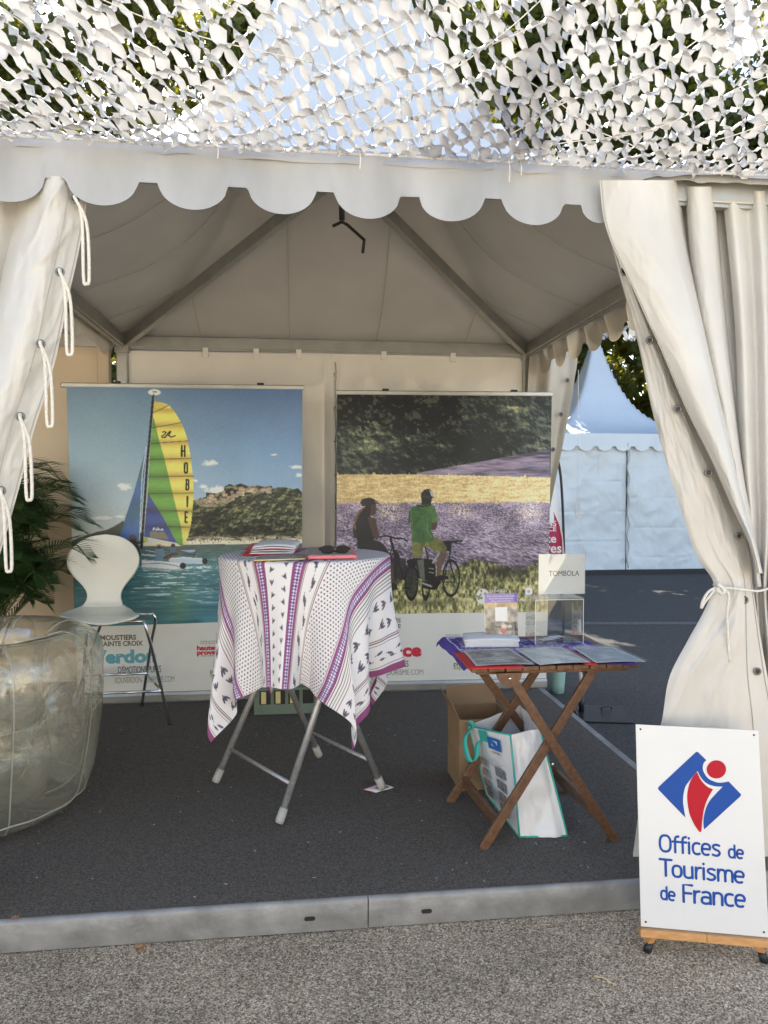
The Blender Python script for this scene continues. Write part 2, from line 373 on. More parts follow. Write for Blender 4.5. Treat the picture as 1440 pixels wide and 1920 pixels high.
def frame(tent, x0, x1, y0, y1, eave=2.6, post=(1, 1, 1, 1), posts_to=.0):
    for (xa, ya, xb, yb) in ((x0, y0, x1, y0), (x0, y1, x1, y1), (x0, y0, x0, y1), (x1, y0, x1, y1)):
        MB().bar((xa, ya, eave-.035), (xb, yb, eave-.035), .05, .085, bev=.006).build('eave_beam', M['alu'], tent)
        d = np.array([xb-xa, yb-ya]); d = d/np.linalg.norm(d)*.03
        mb2 = MB().bar((xa+d[0], ya+d[1], eave-.083), (xb-d[0], yb-d[1], eave-.083), .03, .012); mb2.build('keder_rail', M['alu'], tent)
    cx, cy = (x0+x1)/2, (y0+y1)/2
    for i, (xa, ya) in enumerate(((x0, y0), (x1, y0), (x0, y1), (x1, y1))):
        MB().bar((xa, ya, eave-.05), (cx, cy, eave+.62), .045, .075, bev=.005).build('hip_rafter', M['alu'], tent)
        if post[i]:
            MB().box((xa-.04, ya-.04, posts_to), (xa+.04, ya+.04, eave+.02), .008).build('post', M['alu'], tent)
            MB().box((xa-.05, ya-.05, eave-.12), (xa+.05, ya+.05, eave+.03), .006).build('corner_bracket', M['alu'], tent)
def wall_panel(x0, x1, y, z0, z1, seed=0, crease=.3, amp=.010, nx=90, nz=80, tight=1.0):
    xs = np.linspace(x0, x1, nx); zs = np.linspace(z1, z0, nz); X, Z = np.meshgrid(xs, zs)
    d = amp*2.2*(fbm(X*1.7+seed, Z*1.3, 3, seed)-.5)
    for (q, per) in ((X, crease), (Z, crease*1.45)):
        f = np.abs(((q+seed*.37) % per)/per-.5)*per; d = d + amp*.45*np.exp(-((per/2-f)/.014)**2)*(vnoise(X*4, Z*4, seed+7)-.2)
    d = d + amp*.8*np.abs(fbm(X*5+2*Z, Z*4-X, 2, seed+3)-.5)
    return np.stack([X, np.full_like(X, y)+d*tight, Z], axis=2)

cxT, cyT = (TX0+TX1)/2, (TY0+TY1)/2
tent = thing('pagoda_tent', (cxT, cyT, 0), 'cream pagoda tent with scalloped valance standing open over the exhibition stand', 'tent')
sheet('roof_membrane', roof_mesh(cxT, cyT, 1.53, 2.612), M['pvc_roof'], tent)
frame(tent, TX0, TX1, TY0, TY1)
for a_ in (-.62, -.2, .22, .66):
    for k in range(3):
        rr_ = np.linspace(.98, max(abs(a_), .12)+.02, 24); z_ = roof_z(rr_, 2.612)-.016-.03*np.sin(PI*(1-rr_))*(1-np.abs(a_)/np.maximum(rr_, abs(a_)))
        pts = {0: np.stack([cxT+1.53*a_+0*rr_, cyT+1.53*rr_, z_], 1), 1: np.stack([cxT+1.53*rr_, cyT+1.53*a_+0*rr_, z_], 1), 2: np.stack([cxT-1.53*rr_, cyT+1.53*a_+0*rr_, z_], 1)}[k]
        MB().tube(pts, .0022, 5).build('roof_seam', M['stitch'], tent)
# front valance, its end by the curtain folded up
zt = 2.612
PHF = (.5*.279-(-.608-(TX0-.035))) % .279
def fold_up(s):
    x = TX0-.035 + s*3.07
    return np.clip(1 - hermite([.0, .95, 1.05, 1.16, 1.28, 1.6, 4], [0, 0, .12, .62, .84, .9, .9], x+.0), .10, 1)
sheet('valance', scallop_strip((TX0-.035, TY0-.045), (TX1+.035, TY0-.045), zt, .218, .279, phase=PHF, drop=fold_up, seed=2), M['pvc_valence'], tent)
sheet('valance', scallop_strip((TX1+.045, TY0-.03), (TX1+.045, TY1+.03), zt, .245, .30, out=(1, 0), seed=3), M['pvc_beige_shaded'], tent)  # same cloth as the front valance, backlit shade put into its colour
sheet('valance', scallop_strip((TX0-.045, TY0-.03), (TX0-.045, TY1+.03), zt, .235, 5.0, phase=2.2, out=(-1, 0), seed=4, wav=.014), M['pvc_wall'], tent)
sheet('valance', scallop_strip((TX0-.03, TY1+.045), (TX1+.03, TY1+.045), zt, .245, .30, out=(0, 1), seed=5), M['pvc'], tent)
# roof hem lying over the valance's top edge
t = np.linspace(0, 1, 160); P = np.zeros((4, 160, 3))
for i, (dy, dz) in enumerate(((.06, .035), (.0, .03), (-.055, .012), (-.062, -.03))):
    P[i, :, 0] = TX0-.05+t*3.1; P[i, :, 1] = TY0+dy-.012*(vnoise(t*40, t*0+i, 3)-.3)*(i > 1); P[i, :, 2] = zt+dz+.004*(vnoise(t*50, t*0, 8)-.5) - (.012*vnoise(t*70, t*0, 6) if i == 3 else 0)
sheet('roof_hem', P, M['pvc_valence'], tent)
# rear wall: two laced panels
xm = atY(622, 900, TY1)[0]
sheet('rear_wall', wall_panel(TX0+.03, xm-.012, TY1-.005, .06, 2.50, 3, .75, .012), M['pvc_wall'], tent)
sheet('rear_wall', wall_panel(xm+.006, TX1-.02, TY1-.012, .06, 2.50, 8, .75, .012), M['pvc_wall'], tent)
sheet('lacing_flap', wall_panel(xm-.055, xm+.055, TY1-.03, .06, 2.49, 5, .5, .006, 8, 60), M['pvc_wall'], tent)
zz = np.linspace(.2, 2.44, 60)
MB().tube(np.stack([xm+.028+.004*np.sin(zz*30), np.full(60, TY1-.048), zz], axis=1), .005, 6).build('lacing_rope', M['alu'], tent)
for z in np.arange(.35, 2.45, .25):
    MB().lathe([(.008, -.003), (.013, -.003), (.016, 0), (.013, .003), (.008, .003), (.008, -.003)], (xm+.028, TY1-.045, z), 12, Matrix.Rotation(PI/2, 3, 'X')).build('eyelet', M['chrome'], tent, True)
# wall clips below the rear beam
for px in (385, 480, 560, 720, 850):
    x = atY(px, 650, TY1-.03)[0]; MB().box((x-.02, TY1-.032, 2.46), (x+.02, TY1-.02, 2.53), .003).build('wall_strap', M['pvc_wall'], tent)
# crank hook hanging from the mast foot
c = Vector(atY(641, 395, cyT)); mb = MB()
mb.tube([c+Vector((0, 0, .25)), c+Vector((0, 0, -.05))], .016, 10)
mb.tube([c+Vector((-.05, 0, -.085)), c+Vector((.0, 0, -.06)), c+Vector((.03, 0, -.075)), c+Vector((.12, -.01, -.155)), c+Vector((.112, -.01, -.225))], .009, 8)
mb.build('mast_crank', M['black_metal'], tent, True)
MB().lathe([(.0, .0), (.06, 0), (.06, .05), (.03, .07), (.03, 1.9), (0, 1.9)], (cxT, cyT, 3.20), 16).build('mast', M['alu'], tent, True)

# neighbour tent on the other side of the open left wall
tn = thing('pagoda_tent', (cxT-3.06, cyT, 0), 'neighbouring tent with tan rear wall seen past the left curtain', 'tent')
sheet('roof_membrane', roof_mesh(cxT-3.09, cyT, 1.565, 2.61), M['pvc_roof'], tn)
for (xa, ya, xb, yb) in ((TX0-3.0, TY1, TX0-.1, TY1), (TX0-3.0, TY0, TX0-.1, TY0), (TX0-3.0, TY0, TX0-3.0, TY1)):
    MB().bar((xa, ya, 2.565), (xb, yb, 2.565), .05, .085).build('eave_beam', M['alu'], tn)
sheet('rear_wall', wall_panel(TX0-3.0, TX0-.17, TY1-.01, .05, 2.52, 12, .8, .012, 80, 60), M['pvc_tan'], tn)
sheet('side_wall', np.swapaxes(wall_panel(TY0, TY1, 0, .05, 2.52, 15, .8, .012, 60, 40), 0, 0)[:, :, [1, 0, 2]]+np.array([TX0-3.0, 0, 0]), M['pvc_tan'], tn)
MB().box((TX0-.165, TY1-.06, .0), (TX0-.085, TY1+.02, 2.56), .006).build('post', M['pvc_tan'], tn)
MB().box((TX0-3.04, TY0-.04, .0), (TX0-2.96, TY0+.04, 2.60), .006).build('post', M['alu'], tn)

# far tent beyond the open right side
FX, FY = 5.72, 12.30
M['far_roof'] = mat('far_roof_pvc', (.62, .69, .78), .5, var=.05, vscale=1.5, bump=.3, bscale=2)  # blue of the sky-lit shade put into the roof's base colour
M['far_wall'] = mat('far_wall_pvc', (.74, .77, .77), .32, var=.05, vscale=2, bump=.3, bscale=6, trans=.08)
ft = thing('pagoda_tent', (FX, FY+1.5, 0), 'closed white pagoda tent standing across the tarmac', 'tent')
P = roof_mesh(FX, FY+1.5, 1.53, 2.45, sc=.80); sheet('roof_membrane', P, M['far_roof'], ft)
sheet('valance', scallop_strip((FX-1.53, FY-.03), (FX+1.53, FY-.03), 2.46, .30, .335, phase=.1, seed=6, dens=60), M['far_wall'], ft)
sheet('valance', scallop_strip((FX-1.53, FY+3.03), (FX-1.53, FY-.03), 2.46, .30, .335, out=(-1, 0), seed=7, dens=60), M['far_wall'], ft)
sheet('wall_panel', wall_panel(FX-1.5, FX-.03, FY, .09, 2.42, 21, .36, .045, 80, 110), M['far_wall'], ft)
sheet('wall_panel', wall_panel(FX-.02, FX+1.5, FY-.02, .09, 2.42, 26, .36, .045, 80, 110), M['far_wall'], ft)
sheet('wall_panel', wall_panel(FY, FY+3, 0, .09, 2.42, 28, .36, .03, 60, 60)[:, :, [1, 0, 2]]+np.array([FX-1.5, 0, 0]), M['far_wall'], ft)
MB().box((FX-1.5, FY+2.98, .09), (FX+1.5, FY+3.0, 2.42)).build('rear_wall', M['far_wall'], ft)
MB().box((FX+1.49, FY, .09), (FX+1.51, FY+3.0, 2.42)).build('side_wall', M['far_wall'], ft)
mb = MB(); zz = np.linspace(.12, 2.3, 50)
mb.tube(np.stack([np.full(50, FX-.02)+.018*np.sin(zz*16), np.full(50, FY-.06), zz], axis=1), .012, 6); mb.build('lacing_rope', M['alu'], ft)
mb = MB(); mb.bar((FX-1.5, FY-.03, .045), (FX+1.5, FY-.03, .045), .06, .085); mb.build('gap_bar', M['black_metal'], ft)  # black bar filling the dark gap under the lifted wall
for xx in (FX-1.5, FX+1.5):
    MB().box((xx-.05, FY-.03, 0), (xx+.05, FY+.07, 2.45)).build('post', M['alu'], ft)
x, y, z = atY(1085, 640, 5.62)
mb = MB(); p0 = Vector((x, y, 2.44)); p1 = Vector(atY(1083, 935, 5.62)); mb.tube([p0, (p0+p1)/2, p1], .002, 6)
for s_ in (-1, 1):
    mb.tube([p1, p1+Vector((s_*.018, 0, -.05)), p1+Vector((s_*.012, 0, -.13)), p1+Vector((0, 0, -.16))], .0035, 6, smooth_n=10)
props(mb.build('hanging_cord', M['cord'], base=p0), 'thin white cord with a knot hanging before the far tent', 'cord')

# ================================================================== curtains
def interp_px(levels, ys):
    lv = np.array(levels, float); return hermite(lv[:, 0], lv[:, 1], ys)
def curtain_sheet(name, parent, left, right, y0, y1, Y0, bulge, mat_, rows=90, cols=40, seed=0, folds=0.0, nf=2.0, wr=.006, curl=0.0, edge=.0, hems=()):
    ys_ = np.linspace(y0, y1, rows); xl, xr = interp_px(left, ys_), interp_px(right, ys_); P = np.zeros((rows, cols, 3)); tt = np.linspace(0, 1, cols)
    for i, y in enumerate(ys_):
        v = i/(rows-1); k = Y0(v) if callable(Y0) else Y0
        for j, t_ in enumerate(tt):
            d = k - bulge*math.sin(PI*min(1, max(0, t_))) + folds*math.sin(2*PI*nf*t_+seed) + curl*(max(0, (t_-.8)/.2)**2) + edge*(max(0, (.2-t_)/.2)**2)
            P[i, j] = (xl[i]+(xr[i]-xl[i])*t_, y, d)
    T, Vv = np.meshgrid(tt, np.linspace(0, 1, rows)); Lr = (xr-xl)[:, None]/300.0
    P[:, :, 2] += wr*2*(fbm(T*3*Lr+Vv*2+seed, Vv*5, 3, seed)-.5) + wr*1.4*np.abs(fbm(T*8*Lr+3*Vv+seed, Vv*9-T*3, 3, seed+5)-.5)*np.minimum(1, 4*np.minimum(T, 1-T)+.3)
    rid = 1-np.abs(2*fbm(T*5*Lr+1.5*Vv+seed*1.7, Vv*7+T*2, 4, seed+11)-1); P[:, :, 2] -= wr*.5*np.clip(rid-.80, 0, 1)*5*vnoise(T*4*Lr, Vv*6, seed+2)
    Q = np.array([[atY(*P[i, j]) for j in range(cols)] for i in range(rows)])
    o_ = sheet(name, Q, mat_, parent)
    for t_ in hems:
        j = int(round(t_*(cols-1))); MB().tube(Q[:, j]+np.array([0, -.0015, 0]), .0016, 5).build('hem_seam', M['stitch'], o_)
    return o_
grom_me = None
def grommet(parent, p, nrm, r=.0140):
    global grom_me
    if grom_me is None:
        mb_ = MB().lathe([(.55, -.15), (1, -.15), (1.05, 0), (.85, .22), (.6, .15), (.55, -.15)], (0, 0, 0), 18)
        o = mb_.build('grommet', M['eyelet'], None, True); grom_me = o.data; bpy.data.objects.remove(o)
    o = bpy.data.objects.new('grommet', grom_me); COL.objects.link(o); o.parent = parent
    o.location = Vector(p) - wloc(parent); o.scale = (r, r, r); o.rotation_euler = Vector(nrm).to_track_quat('Z', 'Y').to_euler()
    h = MB().disc((0, 0, 0), .56, 14).build('grommet_hole', M['black'], None); COL.objects.unlink(h); COL.objects.link(h)
    h.parent = o; h.location = (0, 0, -.05)
    return o

rc = thing('tent_curtain', atY(1380, 1700, 2.5)[:2]+(0,), 'cream curtain tied back with cord beside the blue and red sign', 'curtain', 'curtains tied back at the tent corners')
L1 = [(338, 1124), (415, 1133), (555, 1193), (665, 1243), (760, 1283), (870, 1337), (953, 1373), (1020, 1404), (1080, 1420)]
R1 = [(338, 1274), (420, 1283), (600, 1322), (800, 1366), (960, 1400), (1020, 1418), (1080, 1432)]
curtain_sheet('front_panel', rc, L1, R1, 338, 1075, 2.415, .05, M['pvc'], seed=2, curl=.12, wr=.008, rows=130, cols=50, hems=(.02,))
FL = [(430, 1139), (520, 1162), (630, 1193), (770, 1223), (880, 1253), (960, 1278), (1050, 1310), (1095, 1338), (1130, 1327), (1200, 1290), (1262, 1258), (1355, 1240), (1480, 1205), (1600, 1187)]
FR = [(430, 1150), (520, 1185), (630, 1232), (770, 1292), (880, 1345), (960, 1381), (1050, 1408), (1095, 1411), (1130, 1416), (1200, 1427), (1262, 1438), (1355, 1455), (1480, 1468), (1600, 1476)]
curtain_sheet('turned_flap', rc, FL, FR, 430, 1606, lambda v: 2.475+.03*math.sin(v*6), .035, M['pvc_flap'], seed=4, rows=190, cols=60, folds=.010, nf=1.6, wr=.016, hems=(.80, .97))
R2 = [(350, 1341), (540, 1356), (700, 1372), (900, 1398), (1020, 1420), (1100, 1430)]
L2 = [(350, 1284), (540, 1300), (700, 1330), (900, 1372), (1020, 1404), (1100, 1415)]
curtain_sheet('fold_panel', rc, L2, R2, 350, 1100, 2.50, .045, M['pvc'], seed=6, curl=.08, edge=.02)
L3 = [(358, 1354), (600, 1377), (850, 1388), (1000, 1402), (1100, 1412), (1300, 1420), (1600, 1430)]
R3 = [(358, 1478), (600, 1480), (850, 1478), (1000, 1466), (1100, 1450), (1300, 1475), (1600, 1490)]
curtain_sheet('rear_panel', rc, L3, R3, 358, 1640, 2.535, .035, M['pvc'], seed=9, folds=.022, nf=2.3, cols=50, rows=130)
L4 = [(352, 1262), (600, 1300), (900, 1370), (1050, 1400)]; R4 = [(352, 1400), (600, 1420), (900, 1425), (1050, 1430)]
curtain_sheet('rear_panel', rc, L4, R4, 350, 1050, 2.60, .0, M['pvc'], seed=10, folds=.01)
nr_ = (-.25, -1, .0)
for (px, py) in ((1171, 509), (1218, 638), (1271, 767), (1329, 886), (1386, 1005), (1396, 1125), (1420, 1259)):
    grommet(rc, Vector(atY(px, py, 2.437)), nr_)
def cordpx(mb_, pts, r=.0045):
    mb_.tube([atY(*p) for p in pts], r, 8, smooth_n=len(pts)*5); return mb_
mb = MB()
cordpx(mb, [(1338, 1096, 2.46), (1350, 1102, 2.415), (1372, 1103, 2.41), (1400, 1106, 2.41), (1424, 1108, 2.42), (1450, 1100, 2.5)])
cordpx(mb, [(1348, 1100, 2.42), (1330, 1108, 2.405), (1318, 1126, 2.40), (1315, 1140, 2.405), (1322, 1128, 2.40), (1340, 1106, 2.41)])
cordpx(mb, [(1352, 1101, 2.41), (1366, 1115, 2.40), (1363, 1150, 2.405), (1365, 1200, 2.41), (1368, 1240, 2.415)])
cordpx(mb, [(1345, 1094, 2.41), (1358, 1106, 2.40), (1352, 1112, 2.40), (1344, 1102, 2.41)], .007)
mb.build('tie_cord', M['cord'], rc, True)

lc = thing('tent_curtain', atY(-60, 1500, 2.5)[:2]+(0,), 'cream curtain with hanging rope loops gathered on the side near the palm', 'curtain', 'curtains tied back at the tent corners')
LR = [(330, 168), (400, 160), (470, 148), (560, 128), (640, 112), (720, 92), (800, 66), (900, 40), (1000, 12), (1060, -6), (1120, -20)]
LL = [(330, 38), (400, 30), (470, 12), (560, -10), (640, -30), (720, -60), (800, -90), (900, -110), (1000, -120), (1060, -110), (1120, -90)]
curtain_sheet('front_panel', lc, LL, LR, 330, 1120, 2.49, .06, M['pvc'], seed=13, rows=130, cols=60, folds=.010, nf=1.4, wr=.016, edge=.08, hems=(.72, .97))
curtain_sheet('rear_panel', lc, [(335, -120), (700, -120), (1120, -110)], [(335, 52), (500, 30), (700, -10), (1120, -60)], 335, 1120, 2.56, .02, M['pvc'], seed=15, folds=.02)
curtain_sheet('lower_panel', lc, [(1110, -95), (1400, -190), (1750, -230)], [(1110, -18), (1200, -40), (1400, -70), (1750, -80)], 1110, 1740, 2.5, .03, M['pvc'], seed=17, folds=.02)
for (px, py, n_) in ((140, 373, 0), (112, 510, 1), (76, 645, 2), (38, 781, 3), (2, 920, 4)):
    p = Vector(atY(px, py, 2.405 if n_ else 2.44)); grommet(lc, p, (.15, -1, 0))
    dx = (.012, .006, .004, .003, 0)[n_]; L_ = (.265, .255, .255, .258, .25)[n_]; mb = MB()
    a = p + Vector((0, -.012, 0))
    mb.tube([a+Vector((0, .03, .004)), a+Vector((.004, -.004, .0)), a+Vector((.012+dx, .0, -.06)), a+Vector((.014+dx, .004, -L_+.02)), a+Vector((.022+dx, .004, -L_)), a+Vector((.031+dx, .004, -L_+.02)), a+Vector((.026+dx, .003, -.08)), a+Vector((.006, -.006, -.005)), a+Vector((0, .03, .0))], .0050, 8, smooth_n=46)
    mb.build('rope_loop', M['cord'], lc, True)

bc = thing('tent_curtain', atY(1020, 1300, 5.45)[:2]+(0,), 'narrow beige curtain bunched at the far corner behind the cycling banner', 'curtain', 'curtains tied back at the tent corners')
curtain_sheet('front_panel', bc, [(632, 994), (720, 990), (800, 985), (900, 985), (1060, 985), (1290, 985)], [(632, 1070), (650, 1079), (720, 1076), (800, 1062), (880, 1046), (960, 1030), (1060, 1015), (1290, 1005)], 632, 1290, 5.44, .05, M['pvc_beige_shaded'], seed=31, folds=.035, nf=1.7, rows=60, cols=30, wr=.02)
for (px, py) in ((1068, 643), (1064, 713), (1052, 777), (1037, 843)):
    grommet(bc, Vector(atY(px, py, 5.395)), (.1, -1, 0), .018)

# ================================================================== shade net
def net_surface(U, V):
    """U metres along the tent front, V metres outwards from the eave: starts nearly flat, then lifts"""
    Yn = TY0-.088 - hermite([0, .12, .3, .5, .75, 1.05, 1.4, 1.8], [0, .105, .25, .37, .53, .74, 1.02, 1.36], V)
    Zn = 2.598 + hermite([0, .12, .3, .5, .75, 1.05, 1.4, 1.8], [0, .012, .09, .235, .42, .61, .80, .98], V)
    droop = .02*np.sin(U*5.1+1)+.018*np.sin(U*2.3+V*3)+.012*np.sin(U*9+V*2)
    Zn = Zn + droop*np.minimum(1, V*3)
    return np.stack([U, Yn, Zn], axis=-1)
def net_normal(U, V):
    e = 1e-3; a = net_surface(U+e, V)-net_surface(U-e, V); b = net_surface(U, V+e)-net_surface(U, V-e)
    n = np.cross(a, b); return n/np.linalg.norm(n, axis=-1)[..., None]
def build_net(name, label, u0, u1, v1, surf, seedn, dv=.037, lam=.078, wid=.0335, slope=-.45, twist=1.3):
    rg = np.random.default_rng(seedn); nt_ = thing(name, tuple(surf(np.array((u0+u1)/2), np.array(0.0))), label, 'shade net')
    e = 1e-3
    kmin = int((-abs(slope)*(u1-u0)*.6-.2)/dv); kmax = int((v1+abs(slope)*(u1-u0)*.6+.2)/dv)
    per = 8; cnt = 0
    for k in range(kmin, kmax+1):
        uu = np.arange(u0, u1, lam/per); n = len(uu)
        ph = uu/lam + .5*(k % 2)
        tri = 2*np.abs((ph % 1)-.5)*2-1                    # -1..1 zigzag
        tri = np.sin(tri*PI/2)
        warp = .05*vnoise(uu*2.1, np.full(n, k*.35), seedn)+.02*vnoise(uu*7, np.full(n, k*.8), seedn+2)
        sl_ = slope*(.75+.6*vnoise(uu*.9+3, np.full(n, 1.3), seedn+9))
        um = (u0+u1)/2; base = k*dv + np.cumsum(sl_)*(lam/per) - np.sum(sl_[:n//2])*(lam/per) + v1/2
        vv = base + tri*dv*.46 + warp*.5 - .03
        uo = uu + .018*(vnoise(uu*9, np.full(n, k*1.7), seedn+4)-.5)
        ok = (vv > .0) & (vv < v1)
        cell = np.floor(ph*2).astype(int)
        ra = np.random.default_rng(seedn*1000+k).normal(0, .85, cell.max()-cell.min()+2)[cell-cell.min()]
        rw = np.random.default_rng(seedn*2000+k).uniform(.65, 1.35, cell.max()-cell.min()+2)[cell-cell.min()]
        ksm = np.ones(3)/3; ra = np.convolve(ra, ksm, 'same'); rw = np.convolve(rw, ksm, 'same')
        mid = 1-np.abs(tri)**1.5
        ang = twist*mid*np.sign(np.gradient(tri)+1e-9)*.55 + twist*.75*mid + ra*(.35+mid)
        c0 = surf(uo, np.clip(vv, 0, v1)); tu = np.gradient(c0, axis=0); tu /= np.maximum(np.linalg.norm(tu, axis=1), 1e-9)[:, None]
        a = surf(uo+e, np.clip(vv, 0, v1))-surf(uo-e, np.clip(vv, 0, v1)); b_ = surf(uo, np.clip(vv, 0, v1)+e)-surf(uo, np.clip(vv, 0, v1)-e)
        nn = np.cross(a, b_); nn /= np.linalg.norm(nn, axis=1)[:, None]
        side = np.cross(nn, tu); side /= np.linalg.norm(side, axis=1)[:, None]
        cr = np.cos(ang)[:, None]*side + np.sin(ang)[:, None]*nn; cn = -np.sin(ang)[:, None]*side + np.cos(ang)[:, None]*nn
        wd = wid*(.45+.75*mid)*rw
        verts = []
        curl_ = np.convolve(np.random.default_rng(seedn*3000+k).normal(.12, .22, n), np.ones(5)/5, 'same')
        for q in (-1, -.35, .35, 1):
            verts.append(c0 + cr*(wd*q*.5)[:, None] + cn*((q*q)*curl_*wd*1.6)[:, None] + rg.normal(0, .0016, (n, 3)))
        V_ = np.stack(verts, axis=1)                        # n x 4 x 3
        fs = []
        idx = np.arange(n-1)[ok[:-1] & ok[1:]]
        if len(idx) < 4: continue
        for q in range(3):
            fs.append(np.stack([idx*4+q, idx*4+q+1, (idx+1)*4+q+1, (idx+1)*4+q], axis=1))
        fs = np.concatenate(fs); used, inv = np.unique(fs, return_inverse=True)
        mesh_obj('ribbon', V_.reshape(-1, 3)[used], inv.reshape(fs.shape), M['net'], nt_, False); cnt += 1
    return nt_
NETU0, NETU1 = -1.9, 3.0
net = build_net('shade_net', 'white cut-fabric camouflage net strung above the tent front', NETU0, NETU1, 1.45, net_surface, 5)
rg = np.random.default_rng(3)
for i in range(44):
    ua = rg.uniform(NETU0, NETU1); du = rg.uniform(.15, .9)*rg.choice([-1, 1]); v0, v1_ = rg.uniform(0, .9), 0
    v1_ = min(1.44, v0+rg.uniform(.1, .6)); tt = np.linspace(0, 1, 24)
    uu = np.clip(ua+du*tt, NETU0, NETU1); p = net_surface(uu, v0+(v1_-v0)*tt); p += net_normal(uu, v0+(v1_-v0)*tt)*(.018*np.sin(tt*PI*3+i))[:, None]
    MB().tube(p, .0016, 5).build('cord', M['cord'], net)
for (u, L_) in ((.695, .05), (.735, .025), (.2, .03), (-.25, .02)):
    p = net_surface(np.array(u), np.array(.0)); MB().tube([p+np.array([0, -.02, 0]), p+np.array([.002, -.03, -.03]), p+np.array([0, -.03, -.03-L_])], .002, 5).build('loose_thread', M['cord'], net)
for v in (0.0, 1.44):
    uu = np.linspace(NETU0, NETU1, 60); MB().tube(net_surface(uu, np.full(60, v)), .004, 6).build('edge_rope', M['cord'], net)
# second net, glimpsed under the side valance
def net2(U, V):
    return np.stack([2.2+U*.99, 8.4-U*.1-V*.5+0*U, 3.02+U*.14+V*.8+.03*np.sin(U*6)], axis=-1)
build_net('shade_net', 'pale net panel glimpsed under the side valance above the far tent', 0, 3.4, 1.0, net2, 9, dv=.08, lam=.17, wid=.08)

# ================================================================== trees
M['tleaf'] = mat('tree_leaf', (.035, .055, .014), .5, col2=(.07, .09, .02), vscale=.7, trans=.30, tcol=(.34, .34, .03))
M['bark'] = mat('bark', (.11, .09, .07), .9, var=.3, vscale=6, bump=.6, bscale=14)
def tree(x, y, h, rx, label, seed, n=9000, z0=2.2, leaf=.17):
    rg_ = np.random.default_rng(seed); t_ = thing('plane_tree', (x, y, 0), label, 'tree', 'tall trees behind the tents')
    mb_ = MB(); mb_.tube([(x, y, 0), (x+.1, y, h*.25), (x-.1, y+.1, h*.5), (x, y, h*.8)], [.30, .22, .15, .05], 10, smooth_n=12)
    cl = []
    for i in range(26):
        a = rg_.uniform(0, 2*PI); f = rg_.uniform(.0, 1)**.7; zz_ = z0+.3+(h-z0-.8)*rg_.uniform(0, 1); k = (zz_-z0)/(h-z0)
        rr = rx*(math.sin(PI*min(1, .18+.8*k))**.6)*f*.85
        cl.append((x+rr*math.cos(a), y+rr*math.sin(a), zz_, rg_.uniform(.28, .46)*rx*.75))
        if i < 11: mb_.tube([(x, y, h*.2+.5*(zz_-h*.2)), (x+rr*.45*math.cos(a), y+rr*.45*math.sin(a), zz_-.5), (x+rr*math.cos(a), y+rr*math.sin(a), zz_)], [.11, .07, .02], 6, smooth_n=7)
    mb_.build('trunk', M['bark'], t_, True)
    cl = np.array(cl); ci = rg_.integers(0, len(cl), n); d = rg_.normal(0, 1, (n, 3)); d /= np.linalg.norm(d, axis=1)[:, None]
    rad = rg_.uniform(.25, 1.08, n)**.6; c = cl[ci, :3] + d*(cl[ci, 3]*rad)[:, None]*np.array([1, 1, .8])
    a = rg_.normal(0, 1, (n, 3)); a /= np.linalg.norm(a, axis=1)[:, None]; b = rg_.normal(0, 1, (n, 3)); b = np.cross(a, b); b /= np.linalg.norm(b, axis=1)[:, None]
    s_ = (leaf*rg_.uniform(.6, 1.25, n))[:, None]; nn_ = np.cross(a, b)
    q = np.stack([c-a*s_*.6, c+b*s_*.42+nn_*s_*.1, c+a*s_*.75, c-b*s_*.42+nn_*s_*.1], axis=1).reshape(-1, 3)
    mesh_obj('crown', q, np.arange(4*n).reshape(n, 4), M['tleaf'], t_)
TR = [(-12.5, 17.5, 14.0, 4.4, 'leafy tree at the far end past the neighbouring tent'), (-8.0, 15.5, 13.5, 4.2, 'broad tree behind the net at the edge over the palm'), (-3.6, 15.8, 14.5, 4.0, 'tall tree rising behind the net over the sailing banner'), (-.2, 20.5, 10.5, 3.0, 'lower tree behind the pale tent peak with sky above it'),
      (4.6, 16.0, 14.5, 4.0, 'tall tree with yellow-green leaves rising just past the tent peak'), (9.0, 17.2, 15.0, 4.4, 'dark tree directly behind the closed far tent'), (13.4, 15.8, 14.5, 4.4, 'tree behind the net above the tied curtain'),
      (18.2, 16.5, 14.0, 4.6, 'farthest tree along the row past the closed tent'), (6.6, 21.0, 13.0, 4.2, 'second-row tree filling the gap above the far tent'), (12.2, 9.6, 9.0, 3.4, 'nearer tree shading the tarmac beside the far tent'), (1.2, 13.4, 10.9, 3.3, 'yellow-green tree close behind the tent peak')]
for i, (x, y, h, rx, lb) in enumerate(TR): tree(x, y, h, rx*(1.12 if 13 < y < 14 else 1), lb, 40+i, 46000 if 13 < y < 14 else 32000, z0=(4.4 if y < 14 else 2.2), leaf=.165)
# clipped hedge closing the view at ground level behind the tents
rg = np.random.default_rng(77); n = 30000
c = np.stack([rg.uniform(-16, 24, n), 24+rg.uniform(-.9, .9, n), rg.uniform(0, 7.5, n)], axis=1)
a = rg.normal(0, 1, (n, 3)); a /= np.linalg.norm(a, axis=1)[:, None]; b = np.cross(a, rg.normal(0, 1, (n, 3))); b /= np.linalg.norm(b, axis=1)[:, None]; s_ = .26*rg.uniform(.6, 1.3, n)[:, None]
props(mesh_obj('hedge', np.stack([c-a*s_, c+b*s_*.6, c+a*s_, c-b*s_*.6], axis=1).reshape(-1, 3), np.arange(4*n).reshape(n, 4), M['tleaf']), 'dense green hedge closing the ground behind the far tent', 'hedge')

